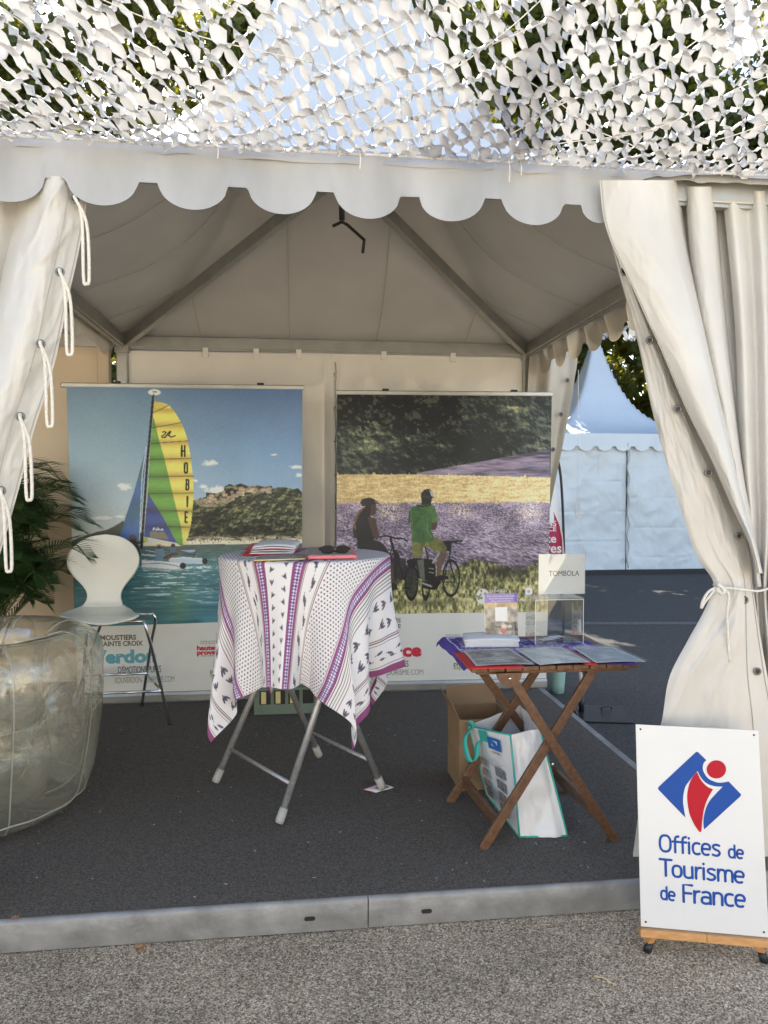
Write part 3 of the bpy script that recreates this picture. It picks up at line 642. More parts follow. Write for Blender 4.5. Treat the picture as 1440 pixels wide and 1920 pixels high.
# ================================================================== unseen tents added across the aisle to bounce sunlight onto the stand
OPP = [(-6.4, 'unseen white tent added for bounce light across the aisle, farthest towards the palm'), (-3.2, 'unseen white tent added for bounce light across the aisle, facing the palm side'), (0.0, 'unseen white tent added for bounce light straight across the aisle'), (3.2, 'unseen white tent added for bounce light across the aisle, facing the sign'), (6.4, 'unseen white tent added for bounce light across the aisle, farthest towards the tarmac')]
M['opp_wall'] = mat('sunlit_wall_pvc', (.80, .77, .70), .45, var=.04, vscale=2, bump=.2, bscale=6)
OY = -3.6
for k, (x, lb) in enumerate(OPP):
    t_ = thing('pagoda_tent', (x, OY-1.5, 0), lb, 'tent', 'unseen tents added across the aisle for bounce light')
    sheet('roof_membrane', roof_mesh(x, OY-1.5, 1.53, n=25), M['opp_wall'], t_)
    sheet('front_wall', wall_panel(x-1.5, x+1.5, OY, .03, 2.62, 50+k, .5, .012, 40, 40), M['opp_wall'], t_)
    sheet('valance', scallop_strip((x-1.53, OY+.03), (x+1.53, OY+.03), 2.64, .245, .30, out=(0, 1), seed=60+k, dens=40, rows=6), M['opp_wall'], t_)
    MB().box((x-1.5, OY-3.0, .02), (x+1.5, OY-2.98, 2.6)).build('rear_wall', M['opp_wall'], t_)
    for sx in (-1.5, 1.5):
        MB().box((x+sx-.035, OY-.05, 0), (x+sx+.035, OY-.012, 2.6)).build('post', M['alu'], t_)
# ================================================================== lettering helpers
def text_mesh(body, bold=0.0, spacing=1.0):
    """flat letters of height ~1 (cap height) as (verts 2-D, faces), left aligned on the baseline"""
    cu = bpy.data.curves.new('lettering', 'FONT'); cu.body = body; cu.size = 1.0; cu.offset = bold; cu.space_character = spacing; cu.resolution_u = 3; cu.fill_mode = 'FRONT'
    o = bpy.data.objects.new('lettering', cu); COL.objects.link(o); dg = bpy.context.evaluated_depsgraph_get()
    me = o.evaluated_get(dg).to_mesh(); v = np.array([p.co[:] for p in me.vertices]).reshape(-1, 3)[:, :2]; f = [tuple(p.vertices) for p in me.polygons]
    o.evaluated_get(dg).to_mesh_clear(); bpy.data.objects.remove(o); bpy.data.curves.remove(cu)
    return v, f
def put_text(parent, body, x0, x1, yb, yt, fn, mat_, bold=0.0, spacing=1.0, name='lettering', capbody=None):
    """letters fitted into the box x0..x1, yb (baseline) .. yt (cap height); fn(x, y) gives the world point"""
    v, f = text_mesh(body, bold, spacing)
    if not len(v): return None
    lo, hi = v.min(0), v.max(0); top = .729
    x = x0 + (v[:, 0]-lo[0])/(hi[0]-lo[0])*(x1-x0); y = yb + v[:, 1]/top*(yt-yb)
    return mesh_obj(name, [fn(a, b) for a, b in zip(x, y)], f, mat_, parent)

# ================================================================== raster painter (point sampled at mesh vertices)
class Paint:
    def __init__(s, X, Y): s.X, s.Y = X, Y; s.C = np.zeros(X.shape+(3,))
    def col(s, mask, c, a=1.0):
        m = (mask*a)[..., None]; s.C = s.C*(1-m) + np.asarray(c, float)*m
    def poly(s, pts, soft=0):
        p = np.asarray(pts, float); x0, y0 = p.min(0)-2; x1, y1 = p.max(0)+2
        out = np.zeros(s.X.shape); sel = (s.X > x0) & (s.X < x1) & (s.Y > y0) & (s.Y < y1)
        if not sel.any(): return out
        x, y = s.X[sel], s.Y[sel]; ins = np.zeros(x.shape, bool); j = len(p)-1
        for i in range(len(p)):
            xi, yi = p[i]; xj, yj = p[j]
            c = ((yi > y) != (yj > y)) & (x < (xj-xi)*(y-yi)/((yj-yi) if abs(yj-yi) > 1e-9 else 1e-9)+xi); ins ^= c; j = i
        out[sel] = ins; return out
    def line(s, pts, w):
        out = np.zeros(s.X.shape); p = np.asarray(pts, float)
        for a, b in zip(p[:-1], p[1:]):
            lo = np.minimum(a, b)-w-2; hi = np.maximum(a, b)+w+2; sel = (s.X > lo[0]) & (s.X < hi[0]) & (s.Y > lo[1]) & (s.Y < hi[1])
            if not sel.any(): continue
            x, y = s.X[sel], s.Y[sel]; d = b-a; L = max(d @ d, 1e-9); t = np.clip(((x-a[0])*d[0]+(y-a[1])*d[1])/L, 0, 1)
            dist = np.hypot(x-a[0]-t*d[0], y-a[1]-t*d[1]); out[sel] = np.maximum(out[sel], np.clip((w/2-dist)/1.5+.5, 0, 1))
        return out
    def ell(s, cx, cy, rx, ry, soft=.12):
        d = np.hypot((s.X-cx)/rx, (s.Y-cy)/ry); return np.clip((1-d)/soft+.5, 0, 1)
    def ring(s, cx, cy, rx, ry, w):
        d = np.hypot((s.X-cx)/rx, (s.Y-cy)/ry); return np.clip((w/min(rx, ry)-np.abs(d-1))/.03+.0, 0, 1)
    def grain(s):
        n = vnoise(s.X/3.1, s.Y/3.1, 901)*.5+vnoise(s.X/6.3, s.Y/6.3, 903)*.5; s.C = s.C*(.955+.09*n)[..., None]*(.97+.06*fbm(s.X/160, s.Y/160, 3, 905))[..., None]; return s
    def linear(s, gain):
        g_ = s.C.mean(axis=-1, keepdims=True); c = np.clip(g_+(s.C-g_)*.72, 0, 255)/255; l = np.where(c <= .04045, c/12.92, ((c+.055)/1.055)**2.4)*gain
        return np.clip(l, .003, .86)
def ramp(t, stops):
    t = np.asarray(t); xs = [q[0] for q in stops]
    return np.stack([np.interp(t, xs, [q[1][k] for q in stops]) for k in range(3)], axis=-1)

def paint_sailing(X, Y):
    p = Paint(X, Y); fx = (X-40)/1365
    a = ramp((Y-70)/850, [(0, (78, 112, 142)), (.4, (104, 138, 160)), (.75, (140, 160, 168)), (1, (168, 172, 166))])
    b = ramp((Y-70)/850, [(0, (62, 96, 146)), (.4, (84, 126, 172)), (.75, (112, 148, 182)), (1, (150, 168, 180))])
    g = np.clip(fx*1.5-.3+.25*(fbm(X/500, Y/900, 2, 3)-.5), 0, 1)[..., None]; p.C = a*(1-g)+b*g
    for (cx, cy, rx, ry) in ((365, 627, 46, 22), (860, 497, 50, 20), (1368, 517, 40, 13), (1385, 563, 22, 13), (235, 802, 72, 10), (335, 795, 26, 8), (890, 648, 62, 24), (822, 628, 34, 13), (775, 595, 16, 10), (1238, 447, 20, 6)):
        d = np.hypot((X-cx)/rx, (Y-cy)/ry); m = np.clip(1.5*(1.05-d)+1.6*(fbm(X/22, Y/12, 3, 7)-.5), 0, 1); p.col(m, (232, 222, 198), .85)
    # hills
    p.col(p.poly([(40, 935), (120, 905), (200, 880), (260, 868), (300, 850), (355, 818), (420, 860), (480, 905), (480, 950), (40, 960)]), (62, 66, 50))
    hill = p.poly([(735, 720), (790, 695), (835, 688), (838, 660), (900, 668), (940, 655), (945, 628), (975, 612), (1000, 622), (1040, 610), (1062, 618), (1090, 628), (1140, 622), (1180, 630), (1222, 624), (1230, 642), (1260, 632), (1300, 632), (1345, 642), (1380, 640), (1410, 668), (1410, 945), (700, 960)])
    n1 = fbm(X/26, Y/20, 4, 21); n2 = fbm(X/90, Y/70, 3, 33); n3 = vnoise(X/9, Y/8, 50)
    n1 = n1+2.2*(fbm(X/30, Y/22, 3, 21)-fbm((X-5)/30, (Y-7)/22, 3, 21))*-1
    hc = ramp(np.clip(.15+1.15*(n1-.28)+.35*(n3-.5)+.4*(n2-.5), 0, 1), [(0, (26, 31, 22)), (.45, (54, 62, 38)), (.75, (88, 92, 56)), (1, (122, 118, 78))])
    p.C = p.C*(1-hill[..., None]) + hc*hill[..., None]
    rock = p.poly([(765, 700), (835, 690), (960, 690), (1000, 705), (960, 725), (880, 745), (800, 740)])*np.clip(.4+1.6*(fbm(X/30, Y/14, 3, 4)-.4), 0, 1); p.col(rock, (164, 146, 118), .85)
    rg_ = np.random.default_rng(5)
    for i in range(60):
        bx = rg_.uniform(838, 1215); tp = np.interp(bx, [838, 900, 945, 1040, 1100, 1215], [668, 672, 640, 622, 634, 632]); by = tp+rg_.uniform(4, 58)*(1 if bx < 1065 else .35); w_, h_ = rg_.uniform(14, 34), rg_.uniform(9, 19)
        q = rg_.uniform(.72, 1.12); p.col(p.poly([(bx, by), (bx+w_, by-2), (bx+w_, by+h_), (bx, by+h_)]), np.array((168, 148, 122))*q)
        p.col(p.poly([(bx-2, by), (bx+w_*.5, by-5), (bx+w_+2, by-2), (bx+w_+2, by+2), (bx-2, by+2)]), np.array((150, 108, 84))*q)
        for k in range(2): p.col(p.poly([(bx+4+k*w_*.45, by+5), (bx+8+k*w_*.45, by+5), (bx+8+k*w_*.45, by+9), (bx+4+k*w_*.45, by+9)]), (80, 70, 60))
    for (cx, cy, rx, ry) in ((840, 850, 42, 85), (895, 830, 38, 80), (1080, 880, 60, 40), (1010, 890, 40, 32), (960, 870, 30, 40), (785, 890, 35, 45), (1180, 880, 60, 35), (1330, 880, 55, 22)):
        d = np.hypot((X-cx)/rx, (Y-cy)/ry); m = np.clip(2.5*(1-d)+1.8*(fbm(X/16, Y/14, 3, 9)-.5), 0, 1); p.C = p.C*(1-m[..., None]) + (hc*.62)*m[..., None]
    sand = np.clip((Y-903)/8, 0, 1)*np.clip((962-Y)/5, 0, 1)*np.clip((X-720)/60, 0, 1); nn = fbm(X/30, Y/7, 3, 12)
    p.col(sand*np.clip((nn-.36)*6, 0, 1)*np.clip((Y-896)/34, 0, 1), (206, 184, 148), .9)
    p.col(((Y > 934) & (Y < 956) & (X > 690))*1.0, (212, 192, 158), .85)
    for i in range(120):
        bx, by = rg_.uniform(730, 1400), rg_.uniform(920, 948); p.col(p.ell(bx, by, rg_.uniform(2, 6), rg_.uniform(2, 4)), rg_.choice([(70, 60, 50), (170, 70, 50), (225, 220, 210), (60, 80, 70)]), .8)
    p.col(p.ell(1330, 905, 42, 9), (40, 48, 42), .9)
    # water
    W = Y > 955; t = np.clip((Y-955)/445, 0, 1)
    wc = ramp(t, [(0, (66, 84, 76)), (.12, (62, 92, 88)), (.25, (58, 112, 116)), (.5, (46, 104, 112)), (.75, (38, 98, 110)), (1, (40, 108, 122))])
    sx = 40+150*t; sy = 5+15*t; r1 = fbm(X/sx+2*fbm(X/120, Y/60, 2, 2), Y/sy, 4, 61); r2 = fbm(X/(sx*.45), Y/(sy*.8), 3, 71)
    wc = wc*(.72+.58*r1)[..., None]
    hl = np.clip((r1*.6+r2*.5-.62)*9, 0, 1)*np.exp(-(((X-650)/260)**2+((Y-1165)/95)**2))*1.2; hl = np.clip(hl+np.clip((r2-.66)*7, 0, 1)*.45*(t > .15)*(t < .75), 0, 1)
    wc = wc*(1-hl[..., None]) + np.array((176, 196, 196))*hl[..., None]
    gp = np.exp(-((X-665)/75)**2-((Y-1310)/130)**2)*np.clip(.4+1.3*(r1-.2), 0, 1); wc = wc*(1-gp[..., None]*.75)+np.array((84, 128, 84))*gp[..., None]*.75
    gl = np.exp(-((X-480)/130)**2-((Y-1330)/90)**2)*.55; wc = wc*(1-gl[..., None])+np.array((66, 98, 90))*gl[..., None]
    p.C = np.where(W[..., None], wc, p.C)
    p.col(p.poly([(455, 962), (470, 940), (560, 932), (640, 945), (690, 962)]), (196, 174, 140))
    fo = np.exp(-((X-790)/110)**2-((Y-1084)/9)**2)*np.clip((vnoise(X/7, Y/5, 3)-.35)*4, 0, 1); p.col(fo, (205, 220, 222))
    # jib
    jib = p.poly([(497, 405), (485, 520), (476, 610), (462, 760), (446, 936), (330, 914), (372, 790), (420, 660), (462, 520)])
    jc = np.stack([38+30*(X-330)/170, 84+26*(X-330)/170, 146+20*np.sin(Y/30+X/40)], axis=-1)*(.82+.25*fbm(X/60, Y/120, 2, 8))[..., None]; p.C = p.C*(1-jib[..., None])+jc*jib[..., None]
    p.col(p.line([(498, 402), (470, 560), (445, 930)], 4), (200, 205, 205), .8)
    # main sail
    lee = [(545, 148), (600, 158), (632, 170), (668, 212), (700, 268), (722, 320), (737, 370), (752, 470), (762, 570), (765, 665), (757, 765), (745, 855), (725, 920), (697, 967)]
    sail = p.poly(lee+[(660, 945), (560, 925), (470, 908), (500, 650), (520, 400)])
    bel = np.zeros_like(X); by = [148, 195, 285, 380, 472, 570, 664, 765, 856, 970]
    for y0_, y1_ in zip(by[:-1], by[1:]): q = (Y >= y0_) & (Y < y1_); bel = np.where(q, (Y-y0_)/(y1_-y0_), bel)
    sh = .80+.26*np.sin(PI*np.clip(bel, 0, 1))+.10*(fbm(X/60+Y/25, Y/14, 3, 18)-.5)
    yc = np.array((206, 184, 66))*sh[..., None]; p.C = p.C*(1-sail[..., None])+yc*sail[..., None]
    gr = sail*p.poly([(538, 235), (546, 250), (572, 370), (600, 470), (622, 570), (643, 665), (667, 765), (690, 860), (700, 967), (640, 960), (470, 920), (490, 600)]); p.C = p.C*(1-gr[..., None])+(np.array((88, 146, 50))*sh[..., None])*gr[..., None]
    bl = sail*p.poly([(503, 668), (585, 800), (664, 948), (470, 912), (488, 760)]); p.C = p.C*(1-bl[..., None])+(np.array((44, 62, 132))*sh[..., None])*bl[..., None]
    p.col(sail*p.poly([(545, 148), (632, 170), (540, 215)]), (178, 158, 56), .8)
    for L_ in ([(540, 214), (632, 171)], [(527, 299), (700, 268)], [(517, 388), (738, 370)], [(509, 476), (756, 469)], [(500, 572), (765, 569)], [(497, 667), (767, 664)], [(500, 762), (758, 766)], [(560, 850), (746, 857)]): p.col(p.line(L_, 4.5), (66, 62, 40), .9)
    p.col(p.poly([(505, 880), (590, 882), (618, 925), (505, 915)]), (112, 106, 78)); p.col(p.poly([(462, 935), (470, 908), (492, 915), (492, 935)]), (170, 160, 60))
    p.col(p.line([(544, 118), (502, 480), (456, 970)], 14), (24, 24, 28)); p.col(p.line([(551, 130), (510, 480), (466, 960)], 3), (140, 140, 140), .7)
    p.col(p.ell(551, 99, 36, 17), (176, 196, 184)); p.col(p.ell(553, 96, 14, 6), (110, 130, 120)); p.col(p.line([(547, 112), (544, 135)], 8), (60, 60, 60))
    blk = (28, 26, 22)
    def letter(segs, cx, cy, w_, h_, th, c=blk, rot=.03):
        for sg in segs: p.col(p.line([(cx+(u-.5)*w_-(v-.5)*h_*rot, cy+(v-.5)*h_+(u-.5)*w_*rot*2) for u, v in sg], th), c)
    letter([[(0, 0), (0, 1)], [(1, 0), (1, 1)], [(0, .5), (1, .5)]], 709, 428, 17, 58, 10.5)
    letter([[(0, .12), (.25, 0), (.75, 0), (1, .12), (1, .88), (.75, 1), (.25, 1), (0, .88), (0, .12)]], 723, 523, 15, 56, 10.5)
    letter([[(0, 0), (0, 1)], [(0, 0), (.8, .02), (1, .12), (1, .38), (.8, .48), (0, .5)], [(.8, .5), (1, .6), (1, .88), (.8, 1), (0, 1)]], 730, 617, 14, 56, 9.5)
    letter([[(.5, 0), (.5, 1)]], 728, 712, 8, 54, 11)
    letter([[(1, 0), (0, 0), (0, 1), (1, 1)], [(0, .5), (.8, .5)]], 720, 801, 12, 56, 9.5)
    for sg, th in (([(585, 345), (600, 338), (612, 325), (605, 318), (592, 322)], 7), ([(590, 352), (608, 350), (622, 330), (634, 318)], 8), ([(612, 340), (632, 338)], 6), ([(640, 318), (626, 340), (640, 350), (664, 342)], 7)): p.col(p.line(sg, th), blk)
    for sg in ([(523, 872), (530, 858), (528, 872), (536, 858)], [(540, 872), (546, 862), (550, 870), (544, 874)], [(556, 856), (553, 872), (561, 868), (557, 864)], [(566, 866), (565, 873)], [(571, 870), (580, 864), (574, 874), (586, 870)]): p.col(p.line(sg, 3.2), (205, 208, 222))
    # catamaran and its crew
    p.col(p.poly([(455, 1040), (560, 1046), (680, 1056), (712, 1066), (708, 1086), (640, 1094), (540, 1090), (455, 1078)]), (188, 194, 200)); p.col(p.line([(455, 1062), (560, 1058), (650, 1072), (690, 1086)], 5), (88, 120, 152))
    p.col(p.poly([(455, 1078), (640, 1094), (708, 1086), (700, 1096), (560, 1100), (455, 1090)]), (120, 140, 152))
    p.col(p.poly([(600, 1034), (700, 1026), (800, 1034), (825, 1046), (815, 1066), (720, 1062), (620, 1052)]), (150, 170, 184)); p.col(p.line([(610, 1034), (700, 1028), (805, 1036)], 6), (214, 216, 214))
    p.col(p.poly([(455, 1004), (545, 1012), (545, 1022), (455, 1014)]), (150, 158, 176)); p.col(p.poly([(660, 985), (765, 984), (772, 994), (740, 1000)]), (120, 140, 180))
    p.col(p.line([(772, 994), (755, 1030)], 4), (40, 40, 44)); p.col(p.line([(700, 1010), (770, 1012)], 3), (50, 50, 54)); p.col(p.line([(480, 985), (560, 1000)], 3), (190, 190, 190))
    p.col(p.ell(825, 1050, 16, 17), (26, 26, 28)); p.col(p.ell(695, 1074, 18, 17), (30, 30, 34))
    p.col(p.ell(407, 918, 20, 22), (92, 66, 46)); p.col(p.poly([(390, 925), (424, 920), (445, 975), (448, 1010), (410, 1000)]), (58, 44, 38))
    p.col(p.ell(557, 960, 19, 9), (150, 132, 108)); p.col(p.ell(557, 970, 13, 12), (66, 46, 38)); p.col(p.poly([(535, 978), (582, 978), (592, 1010), (586, 1046), (534, 1046)]), (80, 112, 136)); p.col(p.line([(586, 1030), (630, 1010), (660, 1005)], 12), (70, 54, 46)); p.col(p.line([(595, 1046), (640, 1016)], 9), (110, 70, 60))
    p.col(p.ell(640, 960, 12, 12), (60, 44, 38)); p.col(p.poly([(622, 972), (655, 970), (662, 998), (620, 1000)]), (70, 92, 124)); p.col(p.line([(655, 985), (720, 1000)], 9), (96, 72, 60))
    return p
def paint_cycling(X, Y):
    p = Paint(X, Y)
    n1 = fbm(X/46, Y/40, 5, 101, .6); n2 = fbm(X/17, Y/15, 4, 111, .6); big = fbm(X/210, Y/170, 3, 121)
    em = fbm(X/52, Y/44, 4, 107)-fbm((X-7)/52, (Y+11)/44, 4, 107); em2 = fbm(X/20, Y/18, 3, 108)-fbm((X-4)/20, (Y+5)/18, 3, 108)
    L_ = .15+1.4*np.clip(em, -.3, .3)+.8*em2+.9*(n1-.4)+.6*(n2-.5)+.8*(big-.5)
    L_ = L_+.22*np.exp(-((X-300)/190)**2-((Y-390)/90)**2)+.30*np.exp(-((X-1120)/130)**2-((Y-230)/75)**2)-.28*np.exp(-((X-900)/230)**2-((Y-400)/130)**2)-.15*np.exp(-((Y-500)/60)**2)
    p.C = ramp(np.clip(L_, 0, 1), [(0, (22, 26, 26)), (.25, (38, 44, 40)), (.5, (64, 74, 60)), (.75, (94, 102, 72)), (1, (140, 142, 88))])
    # near branches against the wood
    edge = np.interp(X, [95, 200, 330, 480, 640, 760, 830, 1000, 1180, 1310], [300, 320, 270, 330, 360, 320, 150, 130, 150, 200])
    m = np.clip(((edge-Y)/90+2.6*(fbm(X/30, Y/28, 4, 131, .62)-.52))*5, 0, 1); p.col(m*np.clip((1000-X)/300+.3, 0, 1), (17, 18, 19), .93)
    hg = m*np.clip((fbm(X/34, Y/30, 5, 141, .65)-.56)*9, 0, 1); p.col(hg, (88, 94, 76), .55)
    sl_ = p.poly([(540, 556), (760, 515), (900, 492), (1100, 455), (1300, 418), (1300, 590), (540, 580)]); ls = np.clip(.35+1.4*(fbm(X/90, Y/12, 4, 151)-.4)-.35*np.clip((500-Y)/60, 0, 1), 0, 1)
    sc_ = ramp(ls, [(0, (56, 48, 70)), (.5, (104, 92, 118)), (1, (148, 130, 146))]); p.C = p.C*(1-sl_[..., None])+sc_*sl_[..., None]
    top = np.interp(X, [95, 500, 700, 1300], [563, 562, 566, 580])+5*(vnoise(X/6, Y*0, 3)-.5)-14*np.clip(vnoise(X/9, Y*0, 9)-.82, 0, 1)*5; wm = np.clip((Y-top)/3, 0, 1)
    wn = fbm(X/45, Y/9, 4, 161)*.6+vnoise(X/5, Y/4, 163)*.4; wh = ramp(np.clip((wn-.2)*1.5+.2*((X-700)/600), 0, 1), [(0, (150, 122, 72)), (.5, (196, 166, 104)), (1, (226, 202, 146))]); p.C = p.C*(1-wm[..., None])+wh*wm[..., None]
    lt = 722+10*(vnoise(X/20, Y*0, 5)-.5)+8*(vnoise(X/5, Y*0, 8)-.5); lm = np.clip((Y-lt)/5, 0, 1); dep = np.clip((Y-720)/370, 0, 1); sz = 4+9*dep
    ln = vnoise(X/sz, Y/(sz*.8), 171)*.55+vnoise(X/(sz*.5), Y/(sz*.4), 173)*.45+.5*(fbm(X/120, Y/50, 3, 175)-.5)
    lv = ramp(np.clip((ln-.12)*1.25, 0, 1), [(0, (44, 38, 52)), (.35, (96, 82, 106)), (.65, (142, 124, 150)), (1, (196, 178, 192))]); lv = lv*(1.06-.22*dep)[..., None]; p.C = p.C*(1-lm[..., None])+lv*lm[..., None]
    for (cx, cy, rx, ry) in ((385, 770, 90, 75), (790, 770, 90, 55), (1190, 780, 100, 60), (560, 800, 40, 70)):
        d = np.hypot((X-cx)/rx, (Y-cy)/ry); q = np.clip(1.1-d, 0, 1)*np.clip((vnoise(X/5, Y/6, 181)-.45)*5, 0, 1); p.col(q, (222, 200, 152), .8)
    gt = np.interp(X, [95, 500, 780, 860, 1000, 1150, 1230, 1310], [1150, 1140, 1090, 1040, 1070, 1110, 1060, 1050])+16*(vnoise(X/14, Y/60, 191)-.5); gm = np.clip((Y-gt)/6, 0, 1); gn = fbm(X/12, Y/22, 4, 193, .6)
    gc = ramp(np.clip((gn-.22)*1.7+.25*np.clip((Y-1150)/120, -1, 1), 0, 1), [(0, (30, 30, 20)), (.35, (74, 78, 40)), (.65, (128, 124, 66)), (1, (190, 178, 110))]); p.C = p.C*(1-gm[..., None])+gc*gm[..., None]
    p.col(np.clip(1.3-np.hypot((X-1060)/130, (Y-1120)/34), 0, 1)*np.clip(.4+fbm(X/20, Y/12, 3, 195), 0, 1), (26, 26, 24), .9)
    p.col(np.clip(1.2-np.hypot((X-620)/220, (Y-1290)/26), 0, 1)*.6, (62, 60, 36))
    Z = lambda pts: [(120+a/2, 600+b/2) for a, b in pts]
    D = (24, 25, 28)
    keep = p.C.copy()
    # bicycles
    for sg, w_ in (([(430, 630), (500, 622), (560, 632), (610, 650), (690, 648), (735, 685)], 9), ([(550, 650), (565, 720), (590, 800)], 13), ([(590, 790), (560, 860), (545, 830), (580, 700)], 6), ([(600, 800), (620, 900), (600, 1100)], 22), ([(630, 820), (655, 960), (700, 1110)], 12), ([(560, 900), (640, 900)], 10)): p.col(p.line(Z(sg), w_), D)
    p.col(p.poly(Z([(560, 860), (640, 860), (720, 880), (740, 1080), (680, 1120), (600, 1100)])), (34, 34, 36), .75); p.col(p.line(Z([(690, 640), (670, 628)]), 8), (190, 190, 190))
    p.col(p.ring(120+790/2, 600+1150/2, 36, 92, 5), (20, 20, 22)); p.col(p.ell(120+785/2, 600+1150/2, 34, 88, .1), (44, 44, 40), .75)
    p.col(p.ring(120+955/2, 600+1210/2, 20, 60, 5), (20, 20, 22), .9)
    p.col(p.ring(120+1240/2, 600+1105/2, 47, 98, 5), (22, 22, 24)); p.col(p.ring(120+1240/2, 600+1105/2, 41, 90, 1.5), (170, 168, 150), .7)
    for k in range(9): a_ = k*PI/9; p.col(p.line([(740-40*math.cos(a_), 1152-88*math.sin(a_)), (740+40*math.cos(a_), 1152+88*math.sin(a_))], 1.6), (120, 120, 108), .5)
    p.col(p.poly(Z([(735, 890), (840, 872), (1020, 890), (1060, 960), (1070, 1110), (940, 1130), (860, 1100), (845, 960), (740, 960)])), D); p.col(p.poly(Z([(850, 900), (925, 888), (945, 1140), (890, 1110)])), (104, 104, 92))
    p.col(p.poly(Z([(930, 1140), (1060, 1100), (1130, 1150), (1080, 1230), (1000, 1240), (900, 1200)])), D); p.col(p.line(Z([(920, 1160), (1015, 1195)]), 10), (176, 174, 164)); p.col(p.line(Z([(850, 1140), (960, 1130)]), 6), (90, 90, 90))
    for yy in (1000, 1045): p.col(p.line(Z([(990, yy-10), (1040, yy)]), 4), (170, 170, 170))
    for sg, w_, c in (([(945, 750), (975, 885)], 8, D), ([(1105, 820), (1030, 930)], 8, (186, 184, 170)), ([(1130, 690), (1250, 690), (1365, 682)], 9, D), ([(1280, 700), (1350, 720)], 5, D), ([(1230, 800), (1215, 890)], 7, D), ([(1215, 880), (1285, 1130)], 7, D), ([(1160, 1150), (1280, 1150)], 5, D), ([(1200, 900), (1165, 1140)], 5, D), ([(690, 1210), (770, 1215)], 6, D)): p.col(p.line(Z(sg), w_), c)
    p.col(p.poly(Z([(1140, 690), (1245, 690), (1235, 800), (1185, 795)])), D)
    # rider in black
    p.col(p.poly(Z([(250, 290), (190, 340), (150, 430), (130, 520), (150, 580), (190, 470), (290, 330)])), (126, 92, 54)); p.col(p.poly(Z([(130, 530), (175, 560), (185, 645), (135, 640)])), (62, 42, 36))
    p.col(p.poly(Z([(300, 262), (385, 262), (386, 300), (402, 326), (385, 340), (380, 372), (345, 395), (320, 410), (285, 350)])), (92, 60, 46)); p.col(p.poly(Z([(270, 265), (330, 270), (330, 360), (290, 400), (240, 350)])), (40, 32, 28))
    p.col(p.poly(Z([(250, 310), (300, 350), (345, 400), (385, 440), (360, 560), (365, 690), (180, 730), (170, 600), (160, 480), (190, 390)])), (32, 32, 37)); p.col(p.poly(Z([(290, 410), (345, 395), (385, 440), (400, 530), (424, 640), (385, 672), (345, 600)])), (88, 54, 45))
    p.col(p.line(Z([(330, 395), (350, 412)]), 6), (205, 195, 180))
    p.col(p.poly(Z([(180, 720), (385, 668), (440, 690), (500, 760), (560, 850), (572, 935), (500, 930), (470, 860), (400, 805), (180, 800)])), (34, 36, 44)); p.col(p.poly(Z([(500, 930), (572, 930), (585, 1010), (600, 1150), (562, 1170), (525, 1030)])), (88, 60, 50)); p.col(p.poly(Z([(545, 1165), (608, 1145), (640, 1225), (560, 1240)])), (38, 32, 32))
    p.col(p.poly(Z([(205, 242), (232, 206), (300, 188), (350, 198), (395, 232), (428, 256), (370, 264), (330, 272), (232, 290)])), (44, 38, 32)); p.col(p.line(Z([(375, 236), (410, 250)]), 4), (150, 145, 140)); p.col(p.line(Z([(365, 270), (352, 380)]), 3), D)
    # rider in green
    p.col(p.poly(Z([(1110, 800), (1185, 750), (1182, 870), (1135, 980), (1112, 1092), (1065, 1088), (1070, 960)])), (120, 88, 68)); p.col(p.line(Z([(1072, 960), (1070, 1080)]), 4), (206, 190, 160)); p.col(p.poly(Z([(1062, 1085), (1115, 1070), (1205, 1082), (1222, 1112), (1080, 1142)])), (34, 32, 30))
    p.col(p.poly(Z([(1010, 480), (1072, 462), (1078, 520), (1045, 562), (1008, 550)])), (96, 58, 46)); p.col(p.poly(Z([(890, 185), (1015, 190), (998, 275), (892, 280)])), (44, 34, 29))
    sh = p.poly(Z([(850, 278), (1000, 266), (1040, 290), (1062, 330), (1078, 462), (1014, 482), (1008, 570), (1052, 650), (1020, 690), (900, 712), (788, 695), (776, 480), (742, 470), (752, 330), (790, 292)]))
    gc = np.array((64, 116, 52))*(.7+.5*fbm(X/26, Y/34, 3, 201)+.25*np.clip((X-590)/60, 0, 1))[..., None]; p.C = p.C*(1-sh[..., None])+gc*sh[..., None]
    p.col(p.line(Z([(770, 310), (790, 480), (800, 650)]), 4), (130, 170, 90), .6); p.col(p.line(Z([(960, 430), (965, 560), (1010, 640)]), 4), (120, 170, 96), .6); p.col(p.line(Z([(850, 280), (920, 292), (1000, 272)]), 7), (30, 34, 30))
    so_ = p.poly(Z([(788, 690), (900, 710), (1020, 690), (1055, 640), (1140, 688), (1188, 760), (1112, 812), (1040, 790), (975, 748), (918, 752), (908, 872), (800, 868)])); p.C = p.C*(1-so_[..., None])+(np.array((126, 130, 50))*(.72+.5*fbm(X/24, Y/24, 3, 211))[..., None])*so_[..., None]
    p.col(p.poly(Z([(884, 195), (888, 135), (930, 96), (985, 94), (1022, 128), (1032, 190), (1000, 205)])), (52, 52, 58)); p.col(p.poly(Z([(985, 110), (1022, 128), (1030, 190), (1005, 170)])), (186, 190, 205))
    for k in range(4): p.col(p.line(Z([(905+k*24, 120+abs(k-1.5)*8), (915+k*20, 165)]), 4), (22, 22, 24))
    dif = np.clip(np.abs(p.C-keep).sum(axis=-1)/12, 0, 1)[..., None]; p.C = p.C*(1-dif)+p.C*.74*dif*(.86+.28*fbm(X/9, Y/9, 3, 221))[..., None]
    # pale logos in the corner of the print
    for q, c in ((p.ell(925, 1258, 38, 44, .04), (214, 208, 196)),): p.col(q, c, .8)
    rg_ = np.random.default_rng(4)
